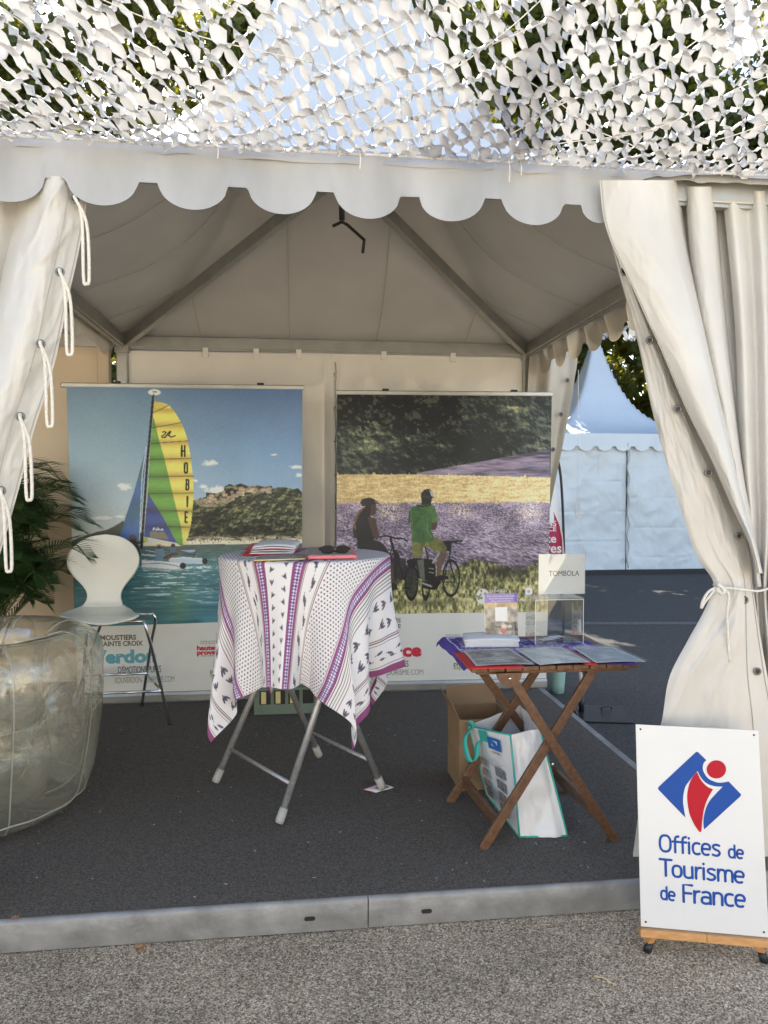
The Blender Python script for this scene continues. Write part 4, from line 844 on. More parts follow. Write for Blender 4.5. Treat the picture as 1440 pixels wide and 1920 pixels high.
    for i in range(16): a_, rr = rg_.uniform(0, 2*PI), rg_.uniform(.1, .85); p.col(p.ell(925+38*rr*math.cos(a_), 1258+44*rr*math.sin(a_), rg_.uniform(4, 8), rg_.uniform(4, 8)), (112, 108, 70), .9)
    p.col(p.poly([(1170, 1212), (1200, 1212), (1212, 1222), (1212, 1244), (1200, 1254), (1186, 1254), (1186, 1268), (1170, 1268)]), (216, 212, 200), .9); p.col(p.ell(1190, 1233, 8, 8), (130, 126, 84), .8)
    # light from the open tent side falls on the cloth: no paint here
    return p

# ================================================================== roll-up banners
M['print'] = mat_attr('banner_print', .38, 0, .35)
M['cream_print'] = mat('banner_cream', (.80, .78, .71), .4, var=.02)
def ink(c): return mat('ink_%d_%d_%d' % c, tuple(min(.8, v*1.5) for v in lin(c)), .5)
M['taupe_ink'] = ink((92, 84, 74)); M['teal_ink'] = ink((84, 142, 150)); M['red_ink'] = ink((176, 32, 56)); M['black_ink'] = ink((36, 36, 36)); M['grey_ink'] = ink((96, 94, 90)); M['green_ink'] = ink((128, 152, 60)); M['white_ink'] = ink((225, 222, 214))
def banner(label, TL, TR, BL, BR, x0z, x1z, y0z, ysplit, y1z, nx, ny, painter, gain, split_curve, seed):
    """TL.. world corners of the hanging cloth; *z the same rectangle in the painter's own drawing units"""
    TL, TR, BL, BR = map(np.array, (TL, TR, BL, BR)); cx = (BL+BR)/2
    b = thing('rollup_banner', (cx[0], cx[1]+.05, PZ), label, 'banner', 'wide roll-up banners at the back of the tent')
    nrm = np.cross(TR-TL, BL-TL); nrm = nrm/np.linalg.norm(nrm)
    if nrm[1] > 0: nrm = -nrm
    def surf(x, y, off=0.0):
        s_ = (np.asarray(x)-x0z)/(x1z-x0z); t_ = (np.asarray(y)-y0z)/(y1z-y0z)
        s_, t_ = s_[..., None], t_[..., None]
        p = (TL*(1-s_)+TR*s_)*(1-t_) + (BL*(1-s_)+BR*s_)*t_
        wv = .010*np.sin(s_*7+seed)*np.sin(PI*np.clip(t_, 0, 1))*.6 + .006*np.sin(s_*23+seed)*np.clip(t_, 0, 1)*np.clip(1-t_, 0, 1)*2 + .005*(fbm(s_*4+seed, t_*2.5, 2, seed)-.5)
        return p + nrm*(wv+off)
    X, Y = np.meshgrid(np.linspace(x0z, x1z, nx), np.linspace(0, 1, ny)); Y = y0z + Y*(split_curve(X)-y0z)
    p = painter(X, Y); P = surf(X, Y); sheet('picture_print', P, M['print'], b, colors=p.grain().linear(gain).reshape(-1, 3))
    X2, T2 = np.meshgrid(np.linspace(x0z, x1z, 60), np.linspace(0, 1, 24)); Y2 = split_curve(X2)+(y1z-split_curve(X2))*T2
    sheet('footer_print', surf(X2, Y2), M['cream_print'], b)
    # top rail, base case, rear pole and clips
    d = (TR-TL)/np.linalg.norm(TR-TL); e = .012
    MB().bar(TL-d*e+np.array([0, .006, .008]), TR+d*e+np.array([0, .006, .008]), .018, .032, bev=.006).build('top_rail', M['alu'], b)
    d2 = (BR-BL)/np.linalg.norm(BR-BL)
    MB().bar(BL-d2*.01+np.array([0, .06, -.018]), BR+d2*.01+np.array([0, .06, -.018]), .15, .085, bev=.022).build('base_case', M['alu'], b)
    for f_ in (.22, .82):
        q = TL*(1-f_)+TR*f_; qb = BL*(1-f_)+BR*f_
        MB().tube([qb+np.array([0, .06, 0]), q+np.array([0, .03, 0])], .011, 8).build('pole', M['alu'], b, True)
        MB().obox(q+np.array([0, .01, .028]), (.045, .03, .018), None, .004).build('clip', M['black'], b)
    return b, surf
TLb, TRb = atY(117, 724, 4.95), atY(567, 729, 4.95); BLb, BRb = atY(138, 1308, 4.90), atY(566, 1295, 4.90)
bs, sf1 = banner('banner printed with a yellow-sailed catamaran on a teal lake', TLb, TRb, BLb, BRb, 40, 1405, 70, 1400, 1800, 430, 410, paint_sailing, 1.75, lambda X: 1408-20*((np.asarray(X)-60)/1345)**1.2, 3.0)
f1 = lambda x, y: tuple(sf1(np.array(float(x)), np.array(float(y)), .0015))
def zt1(body, x0, x1, ytop, ybase, m_, bold=0.0, sp=1.0): put_text(bs, body, x0, x1, ybase, ytop, f1, M[m_], bold, sp)
zt1('MOUSTIERS', 205, 414, 1456, 1484, 'taupe_ink', .035); zt1('SAINTE CROIX', 205, 452, 1491, 1518, 'taupe_ink', .035)
zt1('Verdon', 150, 528, 1540, 1612, 'teal_ink', .05); zt1("D'ÉMOTIONS PURES", 303, 556, 1632, 1672, 'black_ink', .0, .9)
zt1('XDUVERDON-TOURISME.COM', 280, 632, 1692, 1728, 'grey_ink', -.012, .95)
zt1('DIGNE LES BAINS', 792, 900, 1499, 1508, 'grey_ink'); zt1('VAL DE DURANCE', 792, 895, 1511, 1519, 'grey_ink')
zt1('hautes', 770, 895, 1526, 1552, 'red_ink', .05); zt1('provence', 770, 950, 1552, 1578, 'red_ink', .05); zt1("TERRE D'ÉMOTIONS PURES", 790, 960, 1580, 1590, 'grey_ink')
zt1('provence', 848, 1010, 1660, 1684, 'black_ink', .01); zt1('alpes', 848, 950, 1682, 1706, 'green_ink', .01)
TLc, TRc = atY(632, 738, 5.05), atY(1035, 741, 5.05); BLc, BRc = atY(630, 1285, 4.97), atY(1024, 1277, 4.97)
bcyc, sf2 = banner('banner printed with two cyclists looking over a lavender field', TLc, TRc, BLc, BRc, 95, 1305, 110, 1350, 1745, 400, 400, paint_cycling, 1.75, lambda X: 1350+0*np.asarray(X), 7.0)
f2 = lambda x, y: tuple(sf2(np.array(float(x)), np.array(float(y)), .0015))
def zt2(body, x0, x1, ytop, ybase, m_, bold=0.0, sp=1.0): put_text(bcyc, body, x0, x1, ybase, ytop, f2, M[m_], bold, sp)
zt2('DIGNE LES BAINS', 160, 456, 1374, 1398, 'taupe_ink', .022); zt2('VAL DE DURANCE', 160, 457, 1406, 1429, 'taupe_ink', .022)
zt2('haute', 140, 402, 1452, 1520, 'red_ink', .05); zt2('provence', 140, 576, 1518, 1588, 'red_ink', .05)
zt2("D'ÉMOTIONS PURES", 230, 502, 1612, 1648, 'black_ink', 0, .9); zt2('DIGNELESBAINS-TOURISME.COM', 120, 586, 1662, 1694, 'grey_ink', -.012, .95)
zt2('DIGNE LES BAINS', 712, 796, 1470, 1479, 'grey_ink'); zt2('haute', 690, 780, 1490, 1512, 'red_ink', .05); zt2('provence', 690, 850, 1516, 1540, 'red_ink', .05)
zt2('provence', 762, 910, 1624, 1647, 'black_ink', .01); zt2('alpes', 762, 850, 1644, 1668, 'green_ink', .01)
zt2('UNESCO', 980, 1064, 1220, 1234, 'white_ink', .01); zt2('GEOPARC', 984, 1050, 1240, 1248, 'white_ink'); zt2('PROVENCE', 1140, 1225, 1274, 1287, 'white_ink', .01)
# ================================================================== sign on its easel
bl = Vector(atZ(1202, 1737, .075)); br = Vector(atZ(1442, 1758, .072)); SW = (br-bl).length
ex = (br-bl).normalized(); fwd = Vector((ex.y, -ex.x, 0)).normalized()                     # towards the viewer
if fwd.y > 0: fwd = -fwd
SH = .640; lean = R(11)
ez = (Vector((0, 0, 1))*math.cos(lean) - fwd*math.sin(lean)).normalized(); en = ex.cross(ez).normalized()
if en.y > 0: en = -en
sg = thing('information_sign', bl+ex*SW/2, 'white sign panel with blue diamond emblem leaning on the small pine easel', 'sign')
def sgp(u, v, w_=0.0):                                                                     # u, v in metres on the panel
    return tuple(bl + ex*u + ez*v + en*w_)
M['sign_white'] = mat('sign_enamel', (.70, .70, .69), .16, var=.01, spec=.4)
M['sign_blue'] = mat('sign_blue', (.008, .070, .32), .45, spec=.2); M['sign_red'] = mat('sign_red', (.46, .006, .022), .45, spec=.2)
mb = MB(); mb.prism([(0, 0), (SW, 0), (SW, SH), (0, SH)], lambda u, v, w_: sgp(u, v, w_-.006), .006); mb.build('panel', M['sign_white'], sg)
for u, v in ((.015, .015), (SW-.015, .015), (.015, SH-.015), (SW-.015, SH-.015)):
    a = np.linspace(0, 2*PI, 12, endpoint=False); MB().prism([(u+.0035*math.cos(t), v+.0035*math.sin(t)) for t in a], lambda u_, v_, w_: sgp(u_, v_, w_+.0003), .0008).build('screw_hole', M['black'], sg)
# emblem and letters, traced in crop units and fitted to the panel
_H = None
def crop2uv(x, y):
    """crop coordinates (corner quad of the panel) -> metres on the panel, by solving the bilinear quad"""
    c00, c10, c11, c01 = np.array((218, 1552.)), np.array((1068, 1618.)), np.array((1003, 232.)), np.array((172, 178.))
    u = v = .5
    for _ in range(12):
        p = (1-u)*(1-v)*c00+u*(1-v)*c10+u*v*c11+(1-u)*v*c01; du = (1-v)*(c10-c00)+v*(c11-c01); dv_ = (1-u)*(c01-c00)+u*(c11-c10)
        d = np.linalg.solve(np.stack([du, dv_], axis=1), np.array((x, y))-p); u += d[0]; v += d[1]
    return u*SW, v*SH
def round_poly(pts, r=4, n=6):
    out = []; P_ = [np.array(p, float) for p in pts]; k = len(P_)
    for i in range(k):
        a, b, c = P_[i-1], P_[i], P_[(i+1) % k]; d1 = (a-b)/np.linalg.norm(a-b); d2 = (c-b)/np.linalg.norm(c-b); rr = min(r, np.linalg.norm(a-b)*.4, np.linalg.norm(c-b)*.4)
        for t_ in np.linspace(0, 1, n): out.append((1-t_)**2*(b+d1*rr)+2*t_*(1-t_)*b+t_*t_*(b+d2*rr))
    return out
def emblem(name, pts, m_, lift):
    uv = [crop2uv(*p) for p in pts]; vs_ = [sgp(u, v, lift) for u, v in uv]
    bm = bmesh.new(); f_ = bm.faces.new([bm.verts.new(p) for p in vs_]); bmesh.ops.triangulate(bm, faces=[f_]); bm.verts.index_update()
    o = mesh_obj(name, [v.co[:] for v in bm.verts], [[v.index for v in q.verts] for q in bm.faces], m_, sg); bm.free(); return o
cv = lambda pts, n: [tuple(q) for q in bez(pts, n)]
left_blue = [(326, 627), (335, 612), (580, 380), (590, 374), (600, 378), (655, 434)] + cv([(655, 434), (636, 455), (631, 490), (642, 525), (668, 560), (705, 580), (745, 590), (805, 582)], 22)[1:] \
    + [(880, 662), (888, 672), (882, 684), (640, 908)] + cv([(640, 908), (636, 850), (648, 780), (680, 710), (765, 616)], 16)[1:] + cv([(765, 616), (715, 614), (660, 595), (620, 555), (596, 508)], 12)[1:] \
    + cv([(596, 508), (545, 570), (512, 620), (498, 700), (505, 770), (516, 828)], 16)[1:] + [(335, 640)]
emblem('emblem_diamond', left_blue, M['sign_blue'], .0010)
red = cv([(592, 514), (552, 568), (530, 640), (527, 710), (542, 800), (572, 870), (602, 916)], 24) + [(612, 926), (622, 920)] + cv([(624, 905), (628, 850), (640, 770), (664, 700), (700, 634)], 18) + cv([(700, 634), (660, 615), (620, 572), (592, 514)], 12)[1:-1]
emblem('emblem_figure', red, M['sign_red'], .0013)
emblem('emblem_dot', [(722+65*math.cos(t), 498+63*math.sin(t)) for t in np.linspace(0, 2*PI, 40, endpoint=False)], M['sign_red'], .0013)
def arc(cx, cy, rx, ry, a0, a1, n=14, sq=2.5):
    out = []
    for t in np.linspace(R(a0), R(a1), n):
        c, s_ = math.cos(t), math.sin(t); out.append((cx+rx*math.copysign(abs(c)**(2/sq), c), cy+ry*math.copysign(abs(s_)**(2/sq), s_)))
    return out
GL = {'O': (.80, [arc(.36, .5, .33, .5, 90, 450, 40)]), 'f': (.46, [[(.17, 0), (.17, .72)] + arc(.42, .78, .25, .22, 180, 95, 8), [(.02, .66), (.40, .66)]]), 'i': (.28, [[(.1, 0), (.1, .68)], [(.1, .93), (.1, .95)]]),
      'c': (.56, [arc(.31, .34, .26, .34, 62, 298, 22)]), 'e': (.66, [[(.06, .36), (.55, .36)] + arc(.30, .34, .25, .34, 4, 298, 30)[1:]]), 's': (.56, [[tuple(q) for q in bez([(.44, .63), (.28, .68), (.10, .63), (.07, .50), (.20, .38), (.38, .31), (.46, .17), (.36, .03), (.20, .0), (.04, .05)], 24)]]),
      'd': (.66, [arc(.29, .34, .24, .34, 40, 400-80, 26), [(.52, 0), (.52, 1.0)]]), 'T': (.70, [[(.02, 1), (.70, 1)], [(.36, 0), (.36, .95)]]), 'o': (.66, [arc(.31, .34, .25, .34, 90, 450, 32)]),
      'u': (.66, [[(.07, .68)] + arc(.30, .26, .23, .26, 180, 290, 12) + [(.53, .08)], [(.53, .68), (.53, 0)]]), 'r': (.42, [[(.08, 0), (.08, .68)], [(.10, .42)] + arc(.36, .42, .26, .26, 170, 90, 8)]),
      'm': (.98, [[(.08, 0), (.08, .68)], [(.10, .45)] + arc(.29, .45, .19, .23, 150, 0, 12) + [(.48, 0)], [(.50, .45)] + arc(.69, .45, .19, .23, 150, 0, 12) + [(.88, 0)]]), 'n': (.66, [[(.08, 0), (.08, .68)], [(.10, .42)] + arc(.31, .42, .23, .26, 150, 0, 14) + [(.54, 0)]]),
      'F': (.60, [[(.08, 0), (.08, 1), (.56, 1)], [(.10, .52), (.50, .52)]]), 'a': (.64, [[(.12, .64)] + arc(.31, .44, .23, .24, 100, 0, 10) + [(.54, 0)], arc(.29, .19, .23, .19, 60, 330, 20)]), ' ': (.34, [])}
def stroke(pts, w_, fn, lift):
    p = np.array(pts, float); closed = np.linalg.norm(p[0]-p[-1]) < 1e-4
    t = np.gradient(p, axis=0)
    if closed: t[0] = t[-1] = p[1]-p[-2]
    t /= np.maximum(np.linalg.norm(t, axis=1), 1e-9)[:, None]; n = np.stack([-t[:, 1], t[:, 0]], axis=1)
    a, b = p+n*w_/2, p-n*w_/2; vs_ = [fn(*q, lift) for q in a]+[fn(*q, lift) for q in b]; k = len(p); fs_ = [(i, i+1, k+i+1, k+i) for i in range(k-1)]
    if not closed:
        for q, d, ia, ib in ((p[0], -t[0], 0, k), (p[-1], t[-1], k-1, 2*k-1)):
            s0 = len(vs_); m_ = np.array((-d[1], d[0])); arcp = [q+w_/2*(m_*math.cos(u)+d*math.sin(u)) for u in np.linspace(0, PI, 7)]
            vs_ += [fn(*x, lift) for x in arcp]; fs_.append(tuple(range(s0, s0+7)))
    return vs_, fs_
def lettering(body, x0, x1, y0, y1, capx0, th=.15):
    """fit a line of rounded letters between crop points (x0, y0) and (x1, y1) on the baseline, cap height in crop units capx0"""
    W_ = sum(GL[c][0] for c in body)-.08; x = 0.0; mb_ = MB(); k = 0
    for c in body:
        adv, strokes = GL[c]
        for s_ in strokes:
            def fn(u, v, l_, X=x):
                f_ = (X+u-.04)/W_; cx_, cy_ = x0+(x1-x0)*f_, y0+(y1-y0)*f_-v*capx0; uu, vv = crop2uv(cx_-v*capx0*.03, cy_); return sgp(uu, vv, l_)
            mb_.add(*stroke(s_, th, fn, .0010+.00012*(k % 4))); k += 1
        x += adv
    mb_.build('lettering', M['sign_blue'], sg)
lettering('Offices', 345, 752, 1052, 1086, 108); lettering('de', 806, 906, 1094, 1102, 82, .18)
lettering('Tourisme', 347, 913, 1214, 1264, 108); lettering('de', 353, 451, 1370, 1382, 82, .18); lettering('France', 500, 920, 1388, 1422, 112)
ea = thing('easel', (bl+ex*SW/2)*1.0-Vector((0, 0, bl.z)), 'small pine easel with black rubber feet holding the sign', 'easel')
def egp(u, v, w_): return bl + ex*u + ez*v + en*w_
for (ua, ub) in ((-.006, SW*.505-.0006), (SW*.505+.0006, SW+.012)):
    mb = MB(); Mx = Matrix((ex, en, ez)).transposed(); mb.obox(egp((ua+ub)/2, -.014, .0), (ub-ua, .042, .024), Mx, .002); mb.build('ledge', M['pine'], ea)
for (u, du) in ((.045, -.028), (SW-.045, .028)):
    a = egp(u, -.02, -.012); f_ = Vector((a.x, a.y, 0))+ex*du+fwd*.02
    mb = MB(); mb.bar(a, f_+Vector((0, 0, .022)), .017, .02, bev=.002); mb.build('leg', M['pine'], ea)
    MB().tube([f_+Vector((0, 0, .03))-ex*du*.3, f_+Vector((0, 0, .001))], [.0125, .014], 12).build('rubber_foot', M['black'], ea, True)
a = egp(SW/2, .5, -.02); f_ = Vector((a.x, a.y, 0))-fwd*.2
MB().bar(a, f_, .017, .02, bev=.002).build('leg', M['pine'], ea)
for u in (SW*.3, SW*.7): MB().bar(egp(u, -.02, -.017), egp(SW/2+(u-SW/2)*.3, .55, -.017), .017, .02).build('upright', M['pine'], ea)
# dried lavender peeping in behind the sign
lp = thing('lavender_plant', tuple(Vector(atY(1452, 1640, 2.62)[:2]+(0.0,))), 'grey dried lavender stalks at the frame edge behind the sign', 'plant')
rg = np.random.default_rng(12); M['lav'] = mat('dried_lavender', (.10, .075, .07), .9, var=.4, vscale=30); c0 = wloc(lp); mb = MB(); mh = MB()
for i in range(46):
    a, r_ = rg.uniform(0, 2*PI), rg.uniform(.0, .13); tip = c0+Vector((r_*math.cos(a), r_*math.sin(a)*.6, rg.uniform(.42, .60))); b0 = c0+Vector((.3*r_*math.cos(a), .2*r_*math.sin(a), .2))
    mb.tube([b0, (b0+tip)/2+Vector((0, 0, .02)), tip], .0013, 4)
    for k in range(9):
        q = tip-Vector((0, 0, k*.0075)); mh.obox(q+Vector(rg.normal(0, .0028, 3)), (.006, .006, .006), Matrix.Rotation(rg.uniform(0, 3), 3, 'X') @ Matrix.Rotation(rg.uniform(0, 3), 3, 'Z'))
mb.build('stalk', M['lav'], lp); mh.build('flower_heads', M['lav'], lp)
MB().lathe([(.001, .0), (.07, 0), (.095, .19), (.10, .21), (.085, .21), (.08, .18), (.001, .17)], c0, 20).build('pot', M['black'], lp, True)

# ================================================================== bistro table and its cloth
TC = (.03, 3.37); TR_ = .385; TZ = PZ+1.10
bt = thing('bistro_table', (TC[0], TC[1], PZ), 'tall round folding table with crossed silver tube legs', 'table')
MB().lathe([(.001, -.03), (TR_-.012, -.03), (TR_-.003, -.022), (TR_-.003, -.009), (TR_-.012, -.004), (.001, -.004)], (TC[0], TC[1], TZ), 40).build('tabletop', M['white_plastic'], bt, True)
feet = [atZ(402, 1470, PZ+.012), atZ(522, 1547, PZ+.012), atZ(600, 1420, PZ+.012), atZ(718, 1480, PZ+.012)]
tops = [Vector(feet[2])+Vector((-.03, -.03, 0)), Vector(feet[3])+Vector((-.09, -.03, 0)), Vector(feet[0])+Vector((.10, .0, 0)), Vector(feet[1])+Vector((.05, .02, 0))]
def legline(i, f_):
    a, b = Vector(feet[i]), Vector((tops[i].x, tops[i].y, TZ-.045)); return a+(b-a)*f_
for i in range(4):
    a, b = legline(i, .035), legline(i, 1.0)
    MB().tube([a, b], .0145, 12).build('leg', M['tube_steel'], bt, True)
    d = (b-a).normalized(); MB().tube([a-d*.032, a-d*.02, a+d*.03], [.017, .019, .018], 12).build('foot_cap', M['cap'], bt, True)
for i, j, f_ in ((0, 1, .145), (2, 3, .145), (2, 3, .62)):
    MB().tube([legline(i, f_), legline(j, f_)], .009, 10).build('crossbar', M['tube_steel'], bt, True)

def drape(n=601, size=1.78, rot=R(-17)):
    """square cloth laid on the round top: flat on top, hanging radially, its four corners pushed out into folds"""
    g_ = np.linspace(-size/2, size/2, n); U, V = np.meshgrid(g_, g_); rho = np.hypot(U, V); ph = np.arctan2(V, U)
    rt, q = TR_+.003, .016; s_ = rho-(rt-q)                                     # length past the start of the rim
    s_ = np.where(s_ > .50, .50+(s_-.50)*.72, s_)
    arc_ = np.clip(s_/q, 0, PI/2*.96); hang = np.maximum(0, s_-q*PI/2*.96)
    r0 = np.where(s_ > 0, rt-q+q*np.sin(arc_), rho); z0 = np.where(s_ > 0, -q*(1-np.cos(arc_)), 0.0)
    d4 = (ph+PI/4+PI) % (PI/2)-PI/4                                              # angle to the nearest side's middle
    dc = (ph+PI) % (PI/2)-PI/4                                                   # angle to the nearest corner
    k = np.floor((ph+PI)/(PI/2)).astype(int) % 4; asym = np.array((.06, -.05, .03, -.04))[k]; wk = np.array((.05, .06, -.02, .04))[k]
    cor = np.exp(-((dc-asym)/.20)**2); side = np.exp(-((dc-asym-.44)/.15)**2)+np.exp(-((dc-asym+.44)/.15)**2)
    flare = .045 + wk*cor - .13*side + .055*np.sin(ph*7+1.0)*np.clip(hang/.3, 0, 1) + .05*np.sin(ph*13+2.2)*np.clip(hang/.25, 0, 1) + .03*np.sin(ph*21+.7)*np.clip(hang/.3, 0, 1)
    env = hang*np.clip(.45+hang*1.1, 0, 1.0)
    flare = np.clip(flare, -.16, .45); r = r0 + env*flare; z = z0 - hang*np.sqrt(np.maximum(.3, 1-np.clip(flare, -.5, .5)**2*1.3))
    tw = ph + rot - .20*np.sin(4*(dc-asym))*0 - .75*cor*(dc-asym)*np.clip(hang/.4, 0, 1.3) + .05*np.clip(hang, 0, 1)*np.sin(ph*2)
    lump = .0030*(fbm(U*9, V*9, 3, 5)-.5)*(s_ > 0) + .0018*(fbm(U*5, V*5, 2, 6)-.3)*(s_ <= 0)
    X = TC[0]+(r+lump)*np.cos(tw); Y = TC[1]+(r+lump)*np.sin(tw); Z = TZ+.001+z+np.where(s_ <= 0, np.abs(lump), 0)
    return np.stack([X, Y, Z], axis=2), g_
def paint_cloth(U, V):
    """U across the stripes, V along them, metres from the middle"""
    C = np.ones(U.shape+(3,))*np.array((236, 234, 234.)); a = np.abs(U-.0)
    pur, mar, olive, dark = (150, 80, 126), (132, 70, 92), (116, 112, 84), (98, 88, 106)
    def put(m, c, al=1.0): 
        nonlocal C; m = (np.clip(m, 0, 1)*al)[..., None]; C = C*(1-m)+np.array(c, float)*m
    def band(x0, x1): return np.clip((a-x0)/.0015+.5, 0, 1)*np.clip((x1-a)/.0015+.5, 0, 1)
    def ln(x, w_=.0035, c=mar): put(band(x-w_/2, x+w_/2), c)
    def gingham(x0, x1):
        put(band(x0-.012, x1+.012), pur); s_ = .0135; gu = ((a-x0) % s_)/s_ < .5; gv = (V % s_)/s_ < .5; q = band(x0, x1)
        put(q, (238, 236, 242)); put(q*(gu ^ gv), (172, 150, 186)); put(q*(gu & gv), (92, 68, 132))
    gingham(.072, .098); ln(.112, .003, olive); ln(.118, .002, mar); ln(.190, .003, olive); ln(.198, .004)
    dm = band(.206, .375); s_ = .0165; row = np.floor(V/s_); du = ((a-.21+(row % 2)*s_/2) % s_)-s_/2; dv_ = (V % s_)-s_/2; put(dm*np.clip((.0040-np.hypot(du, dv_))/.0015+.5, 0, 1), (92, 72, 98))
    ln(.380, .003); gingham(.398, .432)
    for x, c in ((.452, mar), (.470, olive), (.486, (104, 96, 96)), (.502, olive), (.520, mar)): ln(x, .0042, c)
    ln(.722, .0035, (104, 96, 96)); ln(.732, .005, mar); ln(.745, .002, olive); ln(.842, .003, mar); put(band(.852, 1.0), (152, 84, 128))
    u1, v1 = U[0, :], V[:, 0]
    def sprig(u0, v0, L_, ang, nb, mir=1):
        """a few stems with dark buds"""
        r_ = L_*1.1; ju = np.where((u1 > u0-r_) & (u1 < u0+r_))[0]; jv = np.where((v1 > v0-r_) & (v1 < v0+r_))[0]
        if len(ju) < 2 or len(jv) < 2: return
        sl_ = np.s_[jv[0]:jv[-1]+1, ju[0]:ju[-1]+1]; x, y = U[sl_]-u0, V[sl_]-v0; x = x*mir; ca, sa = math.cos(ang), math.sin(ang); x, y = x*ca+y*sa, -x*sa+y*ca; m = np.zeros(x.shape)
        for k in range(nb):
            b_ = (k-(nb-1)/2)*.55; d = np.array((math.sin(b_), math.cos(b_))); s0 = np.array((0, -L_*.55)); e_ = d*L_*(.75 if k % 2 else .95)+s0*.2
            dd = e_-s0; tt = np.clip(((x-s0[0])*dd[0]+(y-s0[1])*dd[1])/(dd @ dd), 0, 1); m = np.maximum(m, .85*np.clip((.0016-np.hypot(x-s0[0]-tt*dd[0], y-s0[1]-tt*dd[1]))/.001+.5, 0, 1))
            for f_ in np.linspace(.45, 1.0, 4): q = s0+dd*f_; wv = L_*(.17 if f_ < .98 else .12); m = np.maximum(m, np.clip((1-np.hypot((x-q[0])/wv, (y-q[1])/(wv*.9)))/.25+.5, 0, 1))
        mm = m[..., None]; C[sl_] = C[sl_]*(1-mm)+np.array(dark)*mm
    rg_ = np.random.default_rng(2)
    for k, v in enumerate(np.arange(-.88, .9, .052)):
        for q, u in enumerate((-.033, .033)): sprig(u, v+(.026 if q else 0), .0175, rg_.uniform(-.5, .5)+(.5 if q else -.5), 3, 1)
    for sgn in (-1, 1):
        for k, v in enumerate(np.arange(-.88, .9, .085)):
            sprig(sgn*(.155+.012*(k % 2)), v, .036, .15*(-1)**k, 1); sprig(sgn*(.141+.02*(k % 2)), v+.04, .030, PI+.1, 1)
            for q, u in enumerate((.575, .665)): sprig(sgn*u, v+(.042 if q else 0), .037, rg_.uniform(-.6, .6)+2.6*(k % 2)+.5*q, 3, sgn)
            sprig(sgn*(.785+.012*(k % 2)), v, .038, .2*(-1)**k, 1); sprig(sgn*.812, v+.04, .032, PI, 1)
    return C
Pf, gf = drape(); Uf, Vf = np.meshgrid(gf, gf)
cc = np.clip(paint_cloth(Uf, Vf), 0, 255)/255; cc = np.where(cc <= .04045, cc/12.92, ((cc+.055)/1.055)**2.4)
M['cloth'] = mat_attr('printed_cotton', .85, .12, .2)
props(sheet('tablecloth', Pf, M['cloth'], base=(TC[0], TC[1], TZ), colors=cc.reshape(-1, 3)), 'white tablecloth with purple stripes and lavender sprigs on the tall round table', 'tablecloth')

# things on the round table
CZ = TZ+.006
def flat_on(px, py, z): return Vector(atZ(px, py, z))
def slab(name, mat_, parent, quad, z, h, bow=0.0, base=None):
    """thin sheet with four ground-plan corners; bow lifts its middle"""
    q = np.array([c[:2] for c in quad]); n = 9; s_ = np.linspace(0, 1, n); S, T = np.meshgrid(s_, s_); S_, T_ = S[..., None], T[..., None]
    p = (q[0]*(1-S_)+q[1]*S_)*(1-T_)+(q[3]*(1-S_)+q[2]*S_)*T_; zz_ = z+h/2+bow*np.sin(PI*S)*1.0+bow*.4*np.sin(PI*T*2)
    return sheet(name, np.concatenate([p, zz_[..., None]], axis=2), mat_, parent, base=base, thick=h)
q = [flat_on(455, 1041, CZ), flat_on(552, 1040, CZ), flat_on(562, 1027, CZ), flat_on(470, 1027, CZ)]
rf = thing('document_folder', tuple((q[0]+q[2])/2), 'red card folder stuffed with white papers on the lavender cloth', 'folder')
slab('cover', M['red'], rf, q, CZ, .004); slab('cover', M['red'], rf, [p+Vector((.004, .004, 0)) for p in q], CZ+.02, .002, .004)
for k in range(4): slab('sheet', M['paper'], rf, [p+Vector((.01+.004*k, .008*k-.004, 0))+(Vector((.02, 0, 0)) if i in (0, 3) else Vector((-.015, 0, 0))) for i, p in enumerate(q)], CZ+.006+.008*k, .0025, .003*k)
q = [flat_on(476, 1052, CZ), flat_on(573, 1049, CZ), flat_on(573, 1041, CZ), flat_on(487, 1043, CZ)]
mg = thing('magazine', tuple((q[0]+q[2])/2), 'thin grey-covered magazine with yellow edge at the cloth front', 'magazine')
M['grey_print'] = mat('grey_print', (.16, .155, .15), .4, col2=(.38, .36, .33), vscale=60, detail=6)
slab('pages', M['yellow_paper'], mg, q, CZ, .004); slab('cover', M['grey_print'], mg, [p*.97+(q[0]+q[1]+q[2]+q[3])/4*.03 for p in q], CZ+.005, .001)
q = [flat_on(577, 1049, CZ), flat_on(669, 1047, CZ), flat_on(660, 1030, CZ), flat_on(577, 1032, CZ)]
pk = thing('flyer_stack', tuple((q[0]+q[2])/2), 'stack of flyers with salmon pink edges on the round table', 'flyers')
slab('stack', M['pink'], pk, q, CZ, .014); slab('top_flyer', M['grey_print'], pk, [p*.94+(q[0]+q[1]+q[2]+q[3])/4*.06+Vector((-.005, .008, 0)) for p in q], CZ+.0146, .0008)
g0 = flat_on(628, 1032, CZ+.03); sgl = thing('sunglasses', tuple(g0), 'folded dark sunglasses lying on the flyer stack', 'glasses')
zt_ = CZ+.017
for s_ in (-1, 1):
    c = Vector((g0.x+.032*s_, g0.y, zt_+.017)); a = np.linspace(0, 2*PI, 20, endpoint=False)
    MB().prism([(.027*math.copysign(abs(math.cos(t))**.7, math.cos(t)), .018*math.copysign(abs(math.sin(t))**.7, math.sin(t))) for t in a], lambda u, v, w_: (c.x+u, c.y+w_-.3*v, c.z+v), .003).build('lens', M['black'], sgl)
    MB().tube([(c.x+.028*s_, c.y+.004, c.z+.008), (c.x+.03*s_, c.y+.03, c.z-.002), (c.x-.04*s_, c.y+.035, c.z-.012), (c.x-.07*s_, c.y+.04, c.z-.014)], .003, 6, smooth_n=12).build('temple', M['black'], sgl, True)
